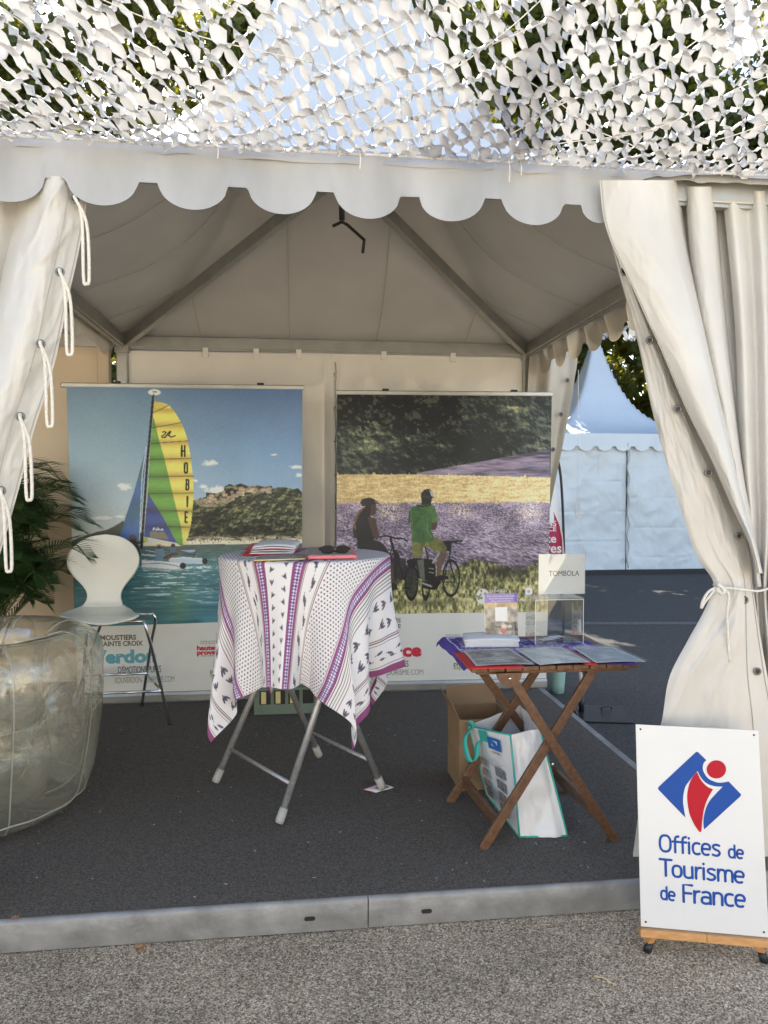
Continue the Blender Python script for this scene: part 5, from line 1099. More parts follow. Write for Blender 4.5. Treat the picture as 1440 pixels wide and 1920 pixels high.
MB().tube([(g0.x-.008, g0.y, zt_+.026), (g0.x, g0.y-.002, zt_+.029), (g0.x+.008, g0.y, zt_+.026)], .0025, 6).build('bridge', M['black'], sgl)
# folded leaflet under a table foot
c = Vector(atZ(711, 1479, PZ+.006)); fl = thing('leaflet', tuple(c), 'folded pink and white leaflet wedged under a table foot', 'leaflet')
q = [c+Vector(d) for d in ((-.07, -.01, 0), (-.02, -.05, 0), (.07, .0, 0), (.01, .05, 0))]
slab('page', M['paper'], fl, q, PZ+.009, .001, .003); slab('page', M['pink'], fl, [p+Vector((-.008, .006, 0)) for p in q], PZ+.0075, .001, .001); slab('page', M['grey_print'], fl, [p*.55+c*.45+Vector((.01, -.004, 0)) for p in q], PZ+.0120, .0006, .0025)
# sage crate behind the table
a, b = Vector(atZ(476, 1343, PZ)), Vector(atZ(600, 1341, PZ)); gb = thing('display_crate', ((a.x+b.x)/2, a.y+.1, PZ), 'low sage green display crate with dark slots behind the round table', 'crate')
y0 = a.y; MB().box((a.x, y0, PZ+.004), (b.x, y0+.22, PZ+.17), .006).build('body', M['sage'], gb)
for k in range(4): x0 = a.x+.035+k*.088; MB().box((x0, y0-.004, PZ+.07), (x0+.068, y0+.01, PZ+.155), .003).build('slot', M['black'], gb)
for k in range(3): x0 = a.x+.045+k*.088; MB().box((x0, y0-.006, PZ+.075), (x0+.03, y0+.004, PZ+.15), .001).build('brochure', M['yellow_paper'], gb)

# ================================================================== white bar chair
CHX, CHY = atZ(220, 1375, PZ)[0], 4.50; c0 = Vector((CHX, CHY, PZ))
ch = thing('bar_chair', tuple(c0), 'tall white bar chair with rounded shell back and chrome legs', 'chair')
seat_z = PZ+.655; bx, bz = atY(190, 1005, 4.62)[0]-CHX, atY(190, 1004, 4.62)[2]-PZ
bh = (bz-(seat_z-PZ))/.437; zc = [seat_z-PZ+q*bh for q in (.02, .045, .075, .11, .15, .20, .255, .31, .36, .40, .425, .436)]
hw = [.125, .110, .100, .106, .132, .176, .207, .211, .188, .141, .085, .010]
yy = [.145, .165, .174, .180, .184, .189, .196, .204, .212, .218, .222, .224]
rows, k = [], 27
for z, h_, y in zip(hermite(range(12), zc, np.linspace(0, 11, 60)), hermite(range(12), hw, np.linspace(0, 11, 60)), hermite(range(12), yy, np.linspace(0, 11, 60))):
    s_ = np.linspace(-1, 1, k); rows.append(np.stack([c0.x+bx+max(h_, .004)*s_, c0.y+y-.045*(s_*max(h_, 0)/.2)**2, np.full(k, c0.z+z)], axis=1))
fr = []
for t in np.linspace(0, 1, 34):
    y = -.215+.36*t; h_ = float(hermite([0, .06, .2, .5, .8, .95, 1], [.06, .14, .20, .215, .18, .135, .125], t)); z = float(hermite([0, .1, .3, .6, .85, 1], [-.022, -.008, 0, -.004, .006, .02], t))
    s_ = np.linspace(-1, 1, k); fr.append(np.stack([c0.x+bx*min(1, .4+t)+h_*s_, np.full(k, c0.y+y)+.03*(1-np.abs(s_)**2)*(t < .02)*0, np.full(k, seat_z+z)+.010*np.abs(s_)**2.5], axis=1))
M['shell'] = mat('white_lacquer', (.86, .83, .72), .35, var=.02)
o = sheet('seat_shell', np.array(fr+rows), M['shell'], ch, thick=.012)
lt = [(-.135, -.14), (.135, -.14), (-.13, .11), (.13, .11)]
lf = [Vector((atZ(152, 1365, PZ)[0], 4.41, PZ)), Vector(atZ(318, 1360, PZ)), Vector((atZ(140, 1330, PZ)[0], 4.80, PZ)), Vector(atZ(266, 1325, PZ))]
for (tx, ty), f_ in zip(lt, lf):
    top = Vector((c0.x+tx, c0.y+ty, seat_z-.022)); kn = Vector((c0.x+tx*1.22, c0.y+ty*1.15, seat_z-.04))
    MB().tube([Vector((c0.x+tx*.3, top.y, seat_z-.02)), top, kn*.6+top*.4+Vector((0, 0, .008)), kn+Vector((0, 0, -.03)), kn*.7+f_*.3, f_+Vector((0, 0, .012))], .0095, 10, smooth_n=40).build('leg', M['chrome'], ch, True)
    MB().tube([f_+Vector((0, 0, .022)), f_+Vector((0, 0, .004))], .0125, 10).build('foot_cap', M['black'], ch, True)
def lp_(i, h_): tx, ty = lt[i]; kn = Vector((c0.x+tx*1.22, c0.y+ty*1.15, seat_z-.07)); f_ = lf[i]; return f_+(kn-f_)*(h_/(kn.z-f_.z))
for i, j, h_ in ((0, 1, .215), (1, 3, .225), (2, 3, .235), (0, 2, .225)):
    MB().tube([lp_(i, h_), lp_(j, h_)], .008, 10).build('footrest', M['chrome'], ch, True)

# ================================================================== clear inflatable armchair
IC = Vector((-1.37, 3.30, PZ)); inf = thing('inflatable_armchair', tuple(IC), 'clear inflatable vinyl armchair at the carpet edge', 'armchair')
outer = [(.06, .03), (.26, .015), (.37, .035), (.435, .10), (.465, .20), (.485, .32), (.505, .45), (.515, .58), (.51, .68), (.485, .745), (.43, .785), (.37, .79), (.315, .765), (.285, .71), (.275, .60), (.27, .48), (.26, .40)]
pz = bez(np.array(outer), 90)
def lob(a, z): 
    s_ = abs(math.sin(a*4+.6)); return 1-.030*(1-s_)**5*min(1, z/.2) + .012*math.sin(a*3+z*7) + .006*math.sin(a*17+z*11)
MB().lathe([tuple(q) for q in pz], IC, 128, None, lob).build('outer_shell', M['inflate'], inf, True)
seat = bez(np.array([(.262, .40), (.25, .44), (.20, .455), (.10, .445), (.02, .44)]), 24)
MB().lathe([tuple(q) for q in seat], IC, 64, None, lambda a, z: 1+.015*math.sin(6*a)).build('seat_cushion', M['inflate'], inf, True)
mb = MB().lathe([tuple(q) for q in bez(np.array([(.04, .05), (.20, .06), (.27, .12), (.285, .22), (.27, .33), (.262, .395)]), 30)], IC, 64, None, lambda a, z: 1+.03*math.sin(5*a+1)); mb.build('inner_shell', M['inflate'], inf, True)
for k in range(8):
    a = (k*PI-.6)/4
    pts = [IC+Vector((r_*lob(a, z)*math.cos(a), r_*lob(a, z)*math.sin(a), z))*1.0 for r_, z in pz[6:72:3]]
    MB().tube(pts, .0035, 6).build('seam', M['seam'], inf, True)
for (zr, rr) in ((.085, .425), (.40, .262), (.785, .40)):
    a = np.linspace(0, 2*PI, 90); MB().tube([(IC.x+rr*lob(t, zr)*math.cos(t), IC.y+rr*lob(t, zr)*math.sin(t), IC.z+zr) for t in a], .0035, 6).build('seam', M['seam'], inf, True)
for k in range(6):
    a = -1.5+k*.42; p0 = IC+Vector((.47*math.cos(a), .47*math.sin(a), .17+.03*(k % 2))); p1 = IC+Vector((.28*math.cos(a+.1), .28*math.sin(a+.1), .20)); pm = (p0+p1)/2+Vector((0, 0, -.05))
    W_ = Vector((0, 0, .14)); mb = MB(); n = 10; L_ = bez(np.array([p0, pm, p1]), n); vs_ = []
    for i, q in enumerate(L_): vs_ += [tuple(q), tuple(Vector(q)+W_*(.5+abs(i/(n-1)-.5)))]
    mb.add(vs_, [(2*i, 2*i+2, 2*i+3, 2*i+1) for i in range(n-1)]); mb.build('baffle', M['inflate'], inf, True)
MB().lathe([(.001, .012), (.012, .012), (.014, .006), (.022, .0), (.022, -.004)], IC+Vector((.40, -.26, .52)), 16, Matrix.Rotation(R(60), 3, Vector((.5, .8, 0)))).build('valve', M['seam'], inf, True)

# ================================================================== palm
PB = Vector((-1.95, 4.62, 0.0)); pm = thing('potted_palm', tuple(PB), 'dark green areca palm with feathery fronds behind the clear armchair', 'palm')
MB().lathe([(.001, .004), (.13, .004), (.17, .30), (.18, .32), (.16, .32), (.15, .28), (.001, .27)], PB, 28).build('pot', M['black'], pm, True)
rg = np.random.default_rng(21)
for i in range(90):
    a = rg.uniform(-1.2, 1.9) if i % 2 else rg.uniform(0, 2*PI); L_ = rg.uniform(.75, 1.25); el = rg.uniform(1.2, 1.52); d = Vector((math.cos(a), math.sin(a), 0)); d.y *= .7
    if i >= 56: L_ = rg.uniform(.45, .8); el = rg.uniform(.7, 1.3)
    if i < 3: a = (.35, -.15, .8)[i]; d = Vector((math.cos(a), math.sin(a)*.7, 0)); L_ = (1.25, 1.05, 1.55)[i]; el = (1.15, .95, 1.5)[i]
    h_ = rg.uniform(.3, .55); p0 = PB+Vector((rg.normal(0, .05), rg.normal(0, .05), .28)); p1 = p0+d*(.10)+Vector((0, 0, h_)); p2 = p1+(d*math.cos(el)+Vector((0, 0, math.sin(el))))*L_*.55
    p3 = p2+(d*.42+Vector((0, 0, .30)))*L_*.33; p4 = p3+(d*.6+Vector((0, 0, -.25)))*L_*.22
    c = bez(np.array([p0, p1, p2, p3, p4]), 50); mb = MB(); mb.tube(c, [.008, .006, .004, .0015], 5, cap=False); fo = mb.build('frond', M['stem'], pm, True)
    ml = MB()
    for k in range(15, 50, 1):
        t = Vector(c[min(49, k+1)]-c[k-1]).normalized(); f_ = (k-15)/34; LL_ = .24*math.sin(PI*(.12+.80*f_))**.8+.03; side = t.cross(Vector((0, 0, 1)))
        if side.length < .05: side = Vector((d.y, -d.x, 0))
        side.normalize(); upn = side.cross(t)
        for s_ in (-1, 1):
            dirn = (side*s_*.8+t*(.55+.3*f_)+upn*.25).normalized(); b0 = Vector(c[k]); m1 = b0+dirn*LL_*.5; tip = m1+(dirn+Vector((0, 0, -.45))).normalized()*LL_*.5*rg.uniform(.8, 1.1); wv = t*.0062
            ml.add([b0-wv*.4, b0+wv*.4, m1+wv, m1-wv, tip], [(0, 1, 2, 3), (3, 2, 4)])
    ml.build('leaflets', M['leaf'], fo)
# ================================================================== folding wooden table
FT = thing('folding_table', (.98, 2.99, PZ), 'small brown wooden folding table with crossed legs and slatted top', 'table')
fx0, fx1, fy0, fy1, fz = .648, 1.318, 2.715, 3.275, PZ+.72
ns = 10; sw = (fx1-fx0)/ns
slat = None
for k in range(ns):
    x = fx0+sw*(k+.5)
    if slat is None:
        slat = MB().box((x-sw/2+.0015, fy0, fz-.020), (x+sw/2-.0015, fy1, fz), .004).build('slat', M['wood'], FT); s0 = x
    else:
        o = slat.copy(); COL.objects.link(o); o.parent = FT; o.location = (x-s0, .002*math.sin(k*2.3), 0)
for y in (fy0+.06, fy1-.06): MB().box((fx0+.03, y-.02, fz-.038), (fx1-.03, y+.02, fz-.0205), .003).build('batten', M['wood'], FT)
def legbar(a, b, w_=.036, t=.02, dy=0.0): return MB().bar(Vector(a)+Vector((0, dy, 0)), Vector(b)+Vector((0, dy, 0)), w_, t, upv=(0, 1, 0), bev=.003)
A, B = Vector((.703, 2.748, PZ)), Vector((1.245, 2.770, PZ)); C, D = Vector((.662, 3.185, PZ)), Vector((1.235, 3.225, PZ))
zt2_ = fz-.035
legbar(A, (1.155, 2.770, zt2_), dy=.004).build('leg', M['wood'], FT); legbar(B, (.800, 2.742, zt2_), dy=-.018).build('leg', M['wood'], FT)
legbar(C, (1.135, 3.20, zt2_), dy=0).build('leg', M['wood'], FT); legbar(D, (.735, 3.175, zt2_), dy=.0).build('leg', M['wood'], FT)
MB().bar(A*.86+Vector((1.155, 2.77, zt2_))*.14+Vector((.0, .012, 0)), C*.86+Vector((1.135, 3.2, zt2_))*.14, .02, .045, bev=.003).build('stretcher', M['wood'], FT)
MB().bar(B*.86+Vector((.8, 2.742, zt2_))*.14, D*.86+Vector((.735, 3.175, zt2_))*.14, .02, .045, bev=.003).build('stretcher', M['wood'], FT)
MB().bar((1.145, 2.775, zt2_-.012), (1.125, 3.195, zt2_-.012), .03, .022).build('stretcher', M['wood'], FT)
a = np.linspace(PI, 2*PI, 14); c = Vector((.795, 2.718, fz-.022))
MB().prism([(.048*math.cos(t), .052*math.sin(t)) for t in a], lambda u, v, w_: (c.x+u, c.y-w_+.004, c.z+v), .016).build('hinge_block', M['wood'], FT)
for p in (Vector((.795, 2.700, fz-.042)), (A*.5+Vector((1.155, 2.77, zt2_))*.5)*.5+(B*.5+Vector((.8, 2.742, zt2_))*.5)*.5+Vector((0, -.033, -.01))):
    MB().lathe([(.001, .003), (.004, .003), (.0065, .0), (.0065, -.006)], p, 12, Matrix.Rotation(PI/2, 3, 'X')).build('bolt', M['chrome'], FT, True)
# bandana
n = 110; S, T = np.meshgrid(np.linspace(0, 1, n), np.linspace(0, 1, n))
q = [Vector((.625, 2.74, 0)), Vector((1.30, 2.705, 0)), Vector((1.27, 3.13, 0)), Vector((.625, 3.31, 0))]; q = np.array([p[:2] for p in q])
pxy = (q[0]*(1-S[..., None])+q[1]*S[..., None])*(1-T[..., None])+(q[3]*(1-S[..., None])+q[2]*S[..., None])*T[..., None]
pxy = pxy + .012*np.stack([fbm(S*4, T*4, 2, 3)-.5, fbm(S*4, T*4, 2, 9)-.5], axis=-1)
over = np.clip(fx0-pxy[..., 0], 0, 1)+np.clip(fy0-pxy[..., 1], 0, 1)+np.clip(pxy[..., 1]-fy1, 0, 1)
zb = fz+.0025+.005*np.clip(fbm(S*6, T*6, 3, 12)-.42, 0, 1)*3*np.clip(8*np.minimum(T, 1-T)+.5, 0, 1)-over*.9
M['bandana'] = mat_attr('purple_bandana', .85, 0, .2); cp = np.ones((n, n, 3))*np.array(lin((92, 76, 150)))
fr_ = np.minimum(np.minimum(S, 1-S), np.minimum(T, 1-T)); pa = np.abs(np.sin(S*60+6*vnoise(S*9, T*9, 3))*np.sin(T*52+6*vnoise(S*8+5, T*8, 4))); wv = ((pa > .86) | (np.abs(pa-.5) < .07)) & (fr_ > .06) & (vnoise(S*30, T*30, 8) > .35)
wv = wv | (np.abs(fr_-.065) < .006); cp[wv] = (.72, .70, .80)
props(sheet('bandana', np.concatenate([pxy, zb[..., None]], axis=2), M['bandana'], base=(.95, 3.0, fz), colors=cp.reshape(-1, 3)), 'purple paisley bandana spread over the wooden folding table', 'cloth')
# three plastic-sleeved documents
rgp = np.random.default_rng(30)
def sleeve(label, px, cols, bow, zz, red=None, seed=0):
    qd = [Vector(atZ(x, y, zz)) for x, y in px]; cen = (qd[0]+qd[1]+qd[2]+qd[3])/4
    t_ = thing('sleeved_document', tuple(cen), label, 'document', 'plastic sleeved documents on the wooden table')
    qq = np.array([p[:2] for p in qd]); m = 40; S, T = np.meshgrid(np.linspace(0, 1, m), np.linspace(0, 1, m)); s_, t2 = S[..., None], T[..., None]
    p = (qq[0]*(1-s_)+qq[1]*s_)*(1-t2)+(qq[3]*(1-s_)+qq[2]*s_)*t2; z = zz+bow*np.sin(PI*S)*(1-.5*T)
    col = ramp(np.clip(fbm(S*5+seed, T*5, 4, seed)*1.5-.25, 0, 1), cols); fr_ = np.minimum(np.minimum(S, 1-S), np.minimum(T, 1-T)); col[fr_ < .05] = (224, 224, 226)
    for k in range(7): yy_, xx_ = rgp.uniform(.15, .85), rgp.uniform(.1, .6); col[(np.abs(T-yy_) < .012) & (S > xx_) & (S < xx_+.25)] = (230, 230, 232)
    c_ = col/255; c_ = np.where(c_ <= .04045, c_/12.92, ((c_+.055)/1.055)**2.4)
    sheet('printed_page', np.concatenate([p, z[..., None]], axis=2), M['print'], t_, colors=c_.reshape(-1, 3))
    e_ = cen.xy; p2 = (p-np.array(e_))*1.05+np.array(e_)
    sheet('clear_sleeve', np.concatenate([p2, (z+.004+.004*fbm(S*7, T*3, 3, seed+4))[..., None]], axis=2), M['sleeve'], t_)
    if red: slab('red_cover', M['red'], t_, [Vector(atZ(x, y, zz)) for x, y in red], zz-.006, .003)
    return t_
sleeve('dark photo sheet in a clear sleeve with red folder edge', [(893, 1249), (1003, 1246), (955, 1216), (868, 1220)], [(0, (70, 72, 66)), (.5, (146, 146, 138)), (1, (214, 214, 210))], .004, fz+.014, [(878, 1252), (985, 1250), (940, 1217), (851, 1222)], 3)
sleeve('pale teal printed sheet in a clear sleeve in the middle of the table front', [(1012, 1247), (1108, 1242), (1052, 1213), (965, 1216)], [(0, (130, 150, 150)), (.5, (190, 206, 204)), (1, (236, 240, 238))], .003, fz+.020, [(1100, 1245), (1120, 1243), (1066, 1214), (1052, 1214)], 8)
sleeve('grey-blue sheet in a clear sleeve at the bench corner by the tarmac', [(1118, 1243), (1212, 1241), (1150, 1213), (1072, 1213)], [(0, (140, 152, 166)), (.6, (168, 180, 192)), (1, (222, 228, 234))], .003, fz+.026, None, 14)
# stack of flyers
qd = [Vector(atZ(x, y, fz+.01)) for x, y in ((872, 1212), (972, 1211), (965, 1196), (868, 1197))]; st = thing('flyer_stack', tuple((qd[0]+qd[2])/2), 'white stack of flyers in front of the lilac flyer stand', 'flyers')
for k in range(9):
    d = Vector((rgp.normal(0, .003), rgp.normal(0, .003), 0)); slab('flyer', M['paper'], st, [p+d for p in qd], fz+.0055+.0034*k, .0022, .0006*k)
# acrylic flyer holder with printed card (the square code is left out)
hb = Vector(atZ(941, 1203, fz+.004)); hd = thing('flyer_holder', tuple(hb), 'clear upright stand holding a flyer with lilac header', 'flyer stand')
hw_, hh = (atY(972, 1160, hb.y)[0]-atY(909, 1160, hb.y)[0])/2, atY(941, 1116, hb.y)[2]-hb.z; m = 70
S, T = np.meshgrid(np.linspace(0, 1, m), np.linspace(0, 1, int(m*1.35))); nn = fbm(S*7, T*7, 4, 77)
col = ramp(np.clip(nn*1.6-.3, 0, 1), [(0, (84, 72, 64)), (.45, (150, 138, 128)), (1, (226, 216, 204))]); col[T < .30] = ramp(np.clip(nn[T < .30]*1.3-.1, 0, 1), [(0, (150, 112, 66)), (1, (226, 200, 150))]); col[T < .20] = (124, 104, 190); col[T > .93] = (212, 206, 228)
dk = (T > .62) & (T < .80) & (fbm(S*9, T*14, 3, 5) > .5); col[dk] = (74, 74, 78); rd = np.hypot((S-.55)/.1, (T-.80)/.05) < 1; col[rd] = (196, 66, 78); col[(np.abs(S-.5) < .19) & (np.abs(T-.45) < .15)] = (232, 232, 232)
c_ = col/255; c_ = np.where(c_ <= .04045, c_/12.92, ((c_+.055)/1.055)**2.4)
hp = lambda u, v, w_=0.0: (hb.x+(u-.5)*2*hw_, hb.y+w_+.05*(1-v)*hh*2, hb.z+.004+(1-v)*hh)
sheet('flyer', np.stack([hb.x+(S-.5)*2*hw_*.97, hb.y+.1*(1-T)*hh, hb.z+.006+(1-T)*hh], axis=2), M['print'], hd, colors=c_.reshape(-1, 3))
for yo in (-.004, .004): sheet('clear_plate', np.stack([hb.x+(S-.5)*2*hw_*1.02, hb.y+yo+.1*(1-T)*hh, hb.z+.003+(1-T)*hh*1.01], axis=2)[::10, ::10], M['acryl'], hd)
MB().box((hb.x-hw_*1.05, hb.y-.045, hb.z-.002), (hb.x+hw_*1.05, hb.y+.02, hb.z+.003)).build('foot', M['acryl'], hd)
for k, tx in enumerate(('Retrouvez notre programme', 'Retrouvez notre programme', 'des animations')):
    put_text(hd, tx, .08+.06*k, .92-.06*k, .072+.052*k, .045+.052*k, lambda u, v: (hb.x+(u-.5)*2*hw_*.97, hb.y+.1*(1-v)*hh-.0012, hb.z+.006+(1-v)*hh), M['white_ink'])
# raffle box
xb0, yb0 = atZ(1003, 1209, fz+.004)[:2]; xb1 = atZ(1098, 1209, fz+.004)[0]; bw = xb1-xb0; zb0 = fz+.005; zb1 = atY(1050, 1124, yb0)[2]; bd = bw*.62
tb = thing('raffle_box', ((xb0+xb1)/2, yb0+bd/2, zb0), 'clear acrylic ballot box with white TOMBOLA card', 'ballot box')
th_ = .004
MB().box((xb0, yb0, zb0), (xb1, yb0+th_, zb1)).build('side_plate', M['acryl'], tb); MB().box((xb0, yb0+bd-th_, zb0), (xb1, yb0+bd, zb1)).build('side_plate', M['acryl'], tb)
MB().box((xb0, yb0+th_, zb0), (xb0+th_, yb0+bd-th_, zb1)).build('side_plate', M['acryl'], tb); MB().box((xb1-th_, yb0+th_, zb0), (xb1, yb0+bd-th_, zb1)).build('side_plate', M['acryl'], tb)
MB().box((xb0+th_, yb0+th_, zb0), (xb1-th_, yb0+bd-th_, zb0+th_)).build('base_plate', M['acryl'], tb); MB().box((xb0-.003, yb0-.003, zb1+.0005), (xb1+.003, yb0+bd+.003, zb1+.0045)).build('lid', M['acryl'], tb)
M['edge'] = mat('acrylic_edge', (.80, .82, .82), .2)
for x in (xb0, xb1-.0022):
    MB().box((x, yb0-.0012, zb0), (x+.0022, yb0-.0002, zb1)).build('polished_edge', M['edge'], tb)
MB().box((xb0, yb0-.0012, zb1-.0022), (xb1, yb0-.0004, zb1)).build('polished_edge', M['edge'], tb)
cy_ = yb0+bd-.02; X0, Z0 = atY(1010, 1116, cy_)[0], zb1+.006; X1, Z1 = atY(1097, 1040, cy_)[0], atY(1050, 1039, cy_)[2]
MB().box((X0, cy_, Z0), (X1, cy_+.002, Z1)).build('card', M['paper'], tb); MB().box((X0-.003, cy_-.003, Z0), (X1+.003, cy_-.0008, Z1+.003)).build('card_holder', M['acryl'], tb)
put_text(tb, 'TOMBOLA', atY(1029, 1075, cy_)[0], atY(1086, 1075, cy_)[0], atY(1050, 1080, cy_)[2], atY(1050, 1069.5, cy_)[2], lambda u, v: (u, cy_-.0005, v), M['black_ink'], .0, 1.0)
# slips inside
for k in range(3):
    x, y = xb0+.05+.03*k, yb0+.04+.02*k; slab('paper_slip', M['paper'], tb, [Vector((x, y, 0)), Vector((x+.06, y+.01, 0)), Vector((x+.05, y+.05, 0)), Vector((x-.01, y+.04, 0))], zb0+.006+.002*k, .0006, .002)

# ================================================================== under the table
cb = thing('cardboard_box', (.80, 3.33, PZ), 'open brown cardboard box standing behind the shopping bag', 'box')
p0, p1 = Vector(atZ(866, 1500, PZ+.004)), Vector(atZ(965, 1494, PZ+.004)); dx = (p1-p0); dy = Vector((dx.y, -dx.x, 0)).normalized()*-.24
if dy.y < 0: dy = -dy
hgt = atY(866, 1350, p0.y+.1)[2]-PZ-.004
def panel(name, a, b, z0, z1, tilt=Vector((0, 0, 0))):
    n_ = (b-a).cross(Vector((0, 0, 1))).normalized()*.004; up_ = Vector((0, 0, z1-z0)); mb_ = MB()
    vs_ = [a+Vector((0, 0, 0)), b, b+up_+tilt, a+up_+tilt]; vs_ = [Vector((v.x, v.y, v.z+(z0-a.z))) for v in vs_]
    mb_.add([v for v in vs_]+[v+n_ for v in vs_], [(0, 1, 2, 3), (7, 6, 5, 4), (0, 4, 5, 1), (1, 5, 6, 2), (2, 6, 7, 3), (3, 7, 4, 0)]); return mb_.build(name, M['card'], cb)
p0 = p0+Vector((.01, .10, 0)); p1 = p1+Vector((.01, .10, 0)); c00, c10, c11, c01 = p0, p1, p1+dy, p0+dy; zb_ = PZ+.005
panel('side', c00, c10, zb_, zb_+hgt); panel('side', c01, c11, zb_, zb_+hgt); panel('side', c00+Vector((0, .005, 0)), c01-Vector((0, .005, 0)), zb_, zb_+hgt); panel('side', c10+Vector((0, .005, 0)), c11-Vector((0, .005, 0)), zb_, zb_+hgt)
panel('flap', c00, c01, zb_+hgt+.001, zb_+hgt+.11, Vector((-.045, -.01, -.02))); panel('flap', c01, c11, zb_+hgt+.001, zb_+hgt+.08, Vector((0, .06, 0)))
# shopping bag
bgo = thing('shopping_bag', (.95, 2.98, PZ), 'white woven shopping bag with teal handles and printed pictures under the table', 'bag')
zg = PZ+.006; A0, B0 = Vector(atZ(974, 1569, zg)), Vector(atZ(1064, 1567, zg)); C0 = Vector(atZ(922, 1492, zg)); C0 = Vector((C0.x-.02, C0.y+.02, zg)); D0 = B0+(C0-A0)
A1, B1, C1, D1 = Vector(atY(957, 1378, A0.y+.05)), Vector(atY(1012, 1366, B0.y+.08)), Vector(atY(878, 1360, C0.y-.04)), Vector(atY(975, 1322, D0.y))
def face(name, a, b, c_, d, seed, amp=.012, n_=26):
    S, T = np.meshgrid(np.linspace(0, 1, n_), np.linspace(0, 1, n_)); s_, t_ = S[..., None], T[..., None]; a, b, c_, d = map(np.array, (a, b, c_, d))
    p = (a*(1-s_)+b*s_)*(1-t_)+(d*(1-s_)+c_*s_)*t_; nn_ = np.cross(b-a, d-a); nn_ /= np.linalg.norm(nn_); e_ = np.minimum(1, 6*np.minimum(np.minimum(S, 1-S), np.minimum(T+.15, 1.15-T)))
    p = p+nn_*(amp*e_*(fbm(S*3+seed, T*4, 3, int(seed))-.5)*2+.006*e_*np.abs(fbm(S*6+T*3, T*6, 2, int(seed)+3)-.5))[..., None]
    o = sheet(name, p, M['bag'], bgo); return lambda u, v, w_=.0: tuple((a*(1-u)+b*u)*(1-v)+(d*(1-u)+c_*u)*v+nn_*w_)
side_f = face('side_panel', A0, B0, B1, A1, 1, .03); print_f = face('front_panel', C0, A0, A1, C1, 4, .004); face('rear_panel', D0, C0, C1, D1, 7, .01); face('side_panel', B0, D0, D1, B1, 9, .01); face('base', C0, D0, B0, A0, 11, .001)
for pa, pb in ((A0, A1), (A0, B0), (B0, B1), (C0, A0), (C0, C1), (C1, A1)):
    MB().tube([pa, (pa+pb)/2+Vector((0, -.004, 0)), pb], .004, 6, smooth_n=8).build('piping', M['teal'], bgo, True)
def patch(u0, v0, u1, v1, m_, name='print', lift=-.012):
    n_ = np.sign(1); MB().prism([(u0, v0), (u1, v0), (u1, v1), (u0, v1)], lambda u, v, w_: print_f(u, v, PL*(.010+w_)), .0006).build(name, m_, bgo)
nrm_t = np.array(print_f(.5, .5, 1.0))-np.array(print_f(.5, .5, 0)); PL = 1.0 if nrm_t @ np.array([-.5, -1, 0]) > 0 else -1.0
M['bag_blue'] = mat('print_blue', (.02, .14, .45), .5); M['bag_brown'] = mat('print_brown', (.13, .06, .035), .6, col2=(.5, .45, .40), vscale=90); M['bag_dark'] = mat('print_dark', (.03, .03, .035), .6, col2=(.4, .4, .45), vscale=120)
patch(.50, .80, .80, .93, M['bag_blue']); patch(.58, .84, .72, .90, M['white_ink'], lift=-.014); put_text(bgo, 'SUPER', .56, .78, .760, .775, lambda u, v: print_f(u, v, PL*.011), M['black_ink'], .02)
for k, (v, m_) in enumerate(((.50, 'bag_dark'), (.36, 'bag_dark'), (.22, 'bag_brown'), (.09, 'bag_brown'))): patch(.58, v, .82, v+.10, M[m_]); patch(.18, v+.02, .36, v+.12, M['bag_brown'])
for k in range(4): put_text(bgo, 'papiers cartons', .40, .82-.05*k, .655-.022*k, .668-.022*k, lambda u, v: print_f(u, v, PL*.011), M['grey_ink'])
M['bag_line'] = mat('print_line', (.10, .45, .60), .5); patch(.385, .02, .40, .97, M['bag_line'])
hc = Vector(atY(893, 1372, C1.y-.06)); hb1, hb2 = Vector(atY(915, 1385, C1.y-.08)), Vector(atY(880, 1352, C1.y-.03))
pts = bez(np.array([hb1, Vector(atY(897, 1392, hb1.y-.02)), Vector(atY(893, 1420, hb1.y-.03)), Vector(atY(882, 1428, hb1.y-.02)), Vector(atY(873, 1405, hb1.y)), Vector(atY(873, 1380, hb1.y+.01)), Vector(atY(886, 1362, hb2.y)), hb2]), 36)
t_ = np.gradient(pts, axis=0); sdv = np.cross(t_, np.array([.3, -1, .1])); sdv /= np.linalg.norm(sdv, axis=1)[:, None]; wv = np.array([.6, -.6, .5]); wv /= np.linalg.norm(wv)
sheet('handle', np.stack([pts-wv*.013, pts+wv*.013], axis=1), M['teal'], bgo, thick=.002)
patch(.30, .86, .50, .99, M['teal'], 'handle_patch')

# ================================================================== things past the open side
bk = Vector(atZ(1045, 1298, .006)); o = thing('bucket', tuple(bk), 'small mint green bucket beside the cycling banner base', 'bucket')
rb = (atY(1058, 1290, bk.y)[0]-atY(1032, 1290, bk.y)[0])/2
MB().lathe([(.001, 0), (rb*.92, 0), (rb*.97, .06), (rb*1.0, .062), (rb*1.08, .14), (rb*1.11, .142), (rb*1.22, .24), (rb*1.3, .245), (rb*1.3, .26), (rb*1.18, .255), (rb*.9, .02)], bk, 32).build('pail', M['mint'], o, True)
MB().tube([bk+Vector((rb*1.25*math.cos(t), -.01-rb*1.25*abs(math.sin(t)), .235-.06*abs(math.sin(t)))) for t in np.linspace(0, PI, 20)], .0025, 6).build('wire_handle', M['chrome'], o, True)
bb = Vector(atZ(1128, 1340, .006)); o = thing('flag_stand', tuple(bb), 'flat black steel base with white pole on the tarmac', 'stand')
MB().obox(bb+Vector((0, 0, .006)), (.34, .36, .010), Matrix.Rotation(R(-12), 3, 'Z'), .002).build('base_plate', M['black_metal'], o)
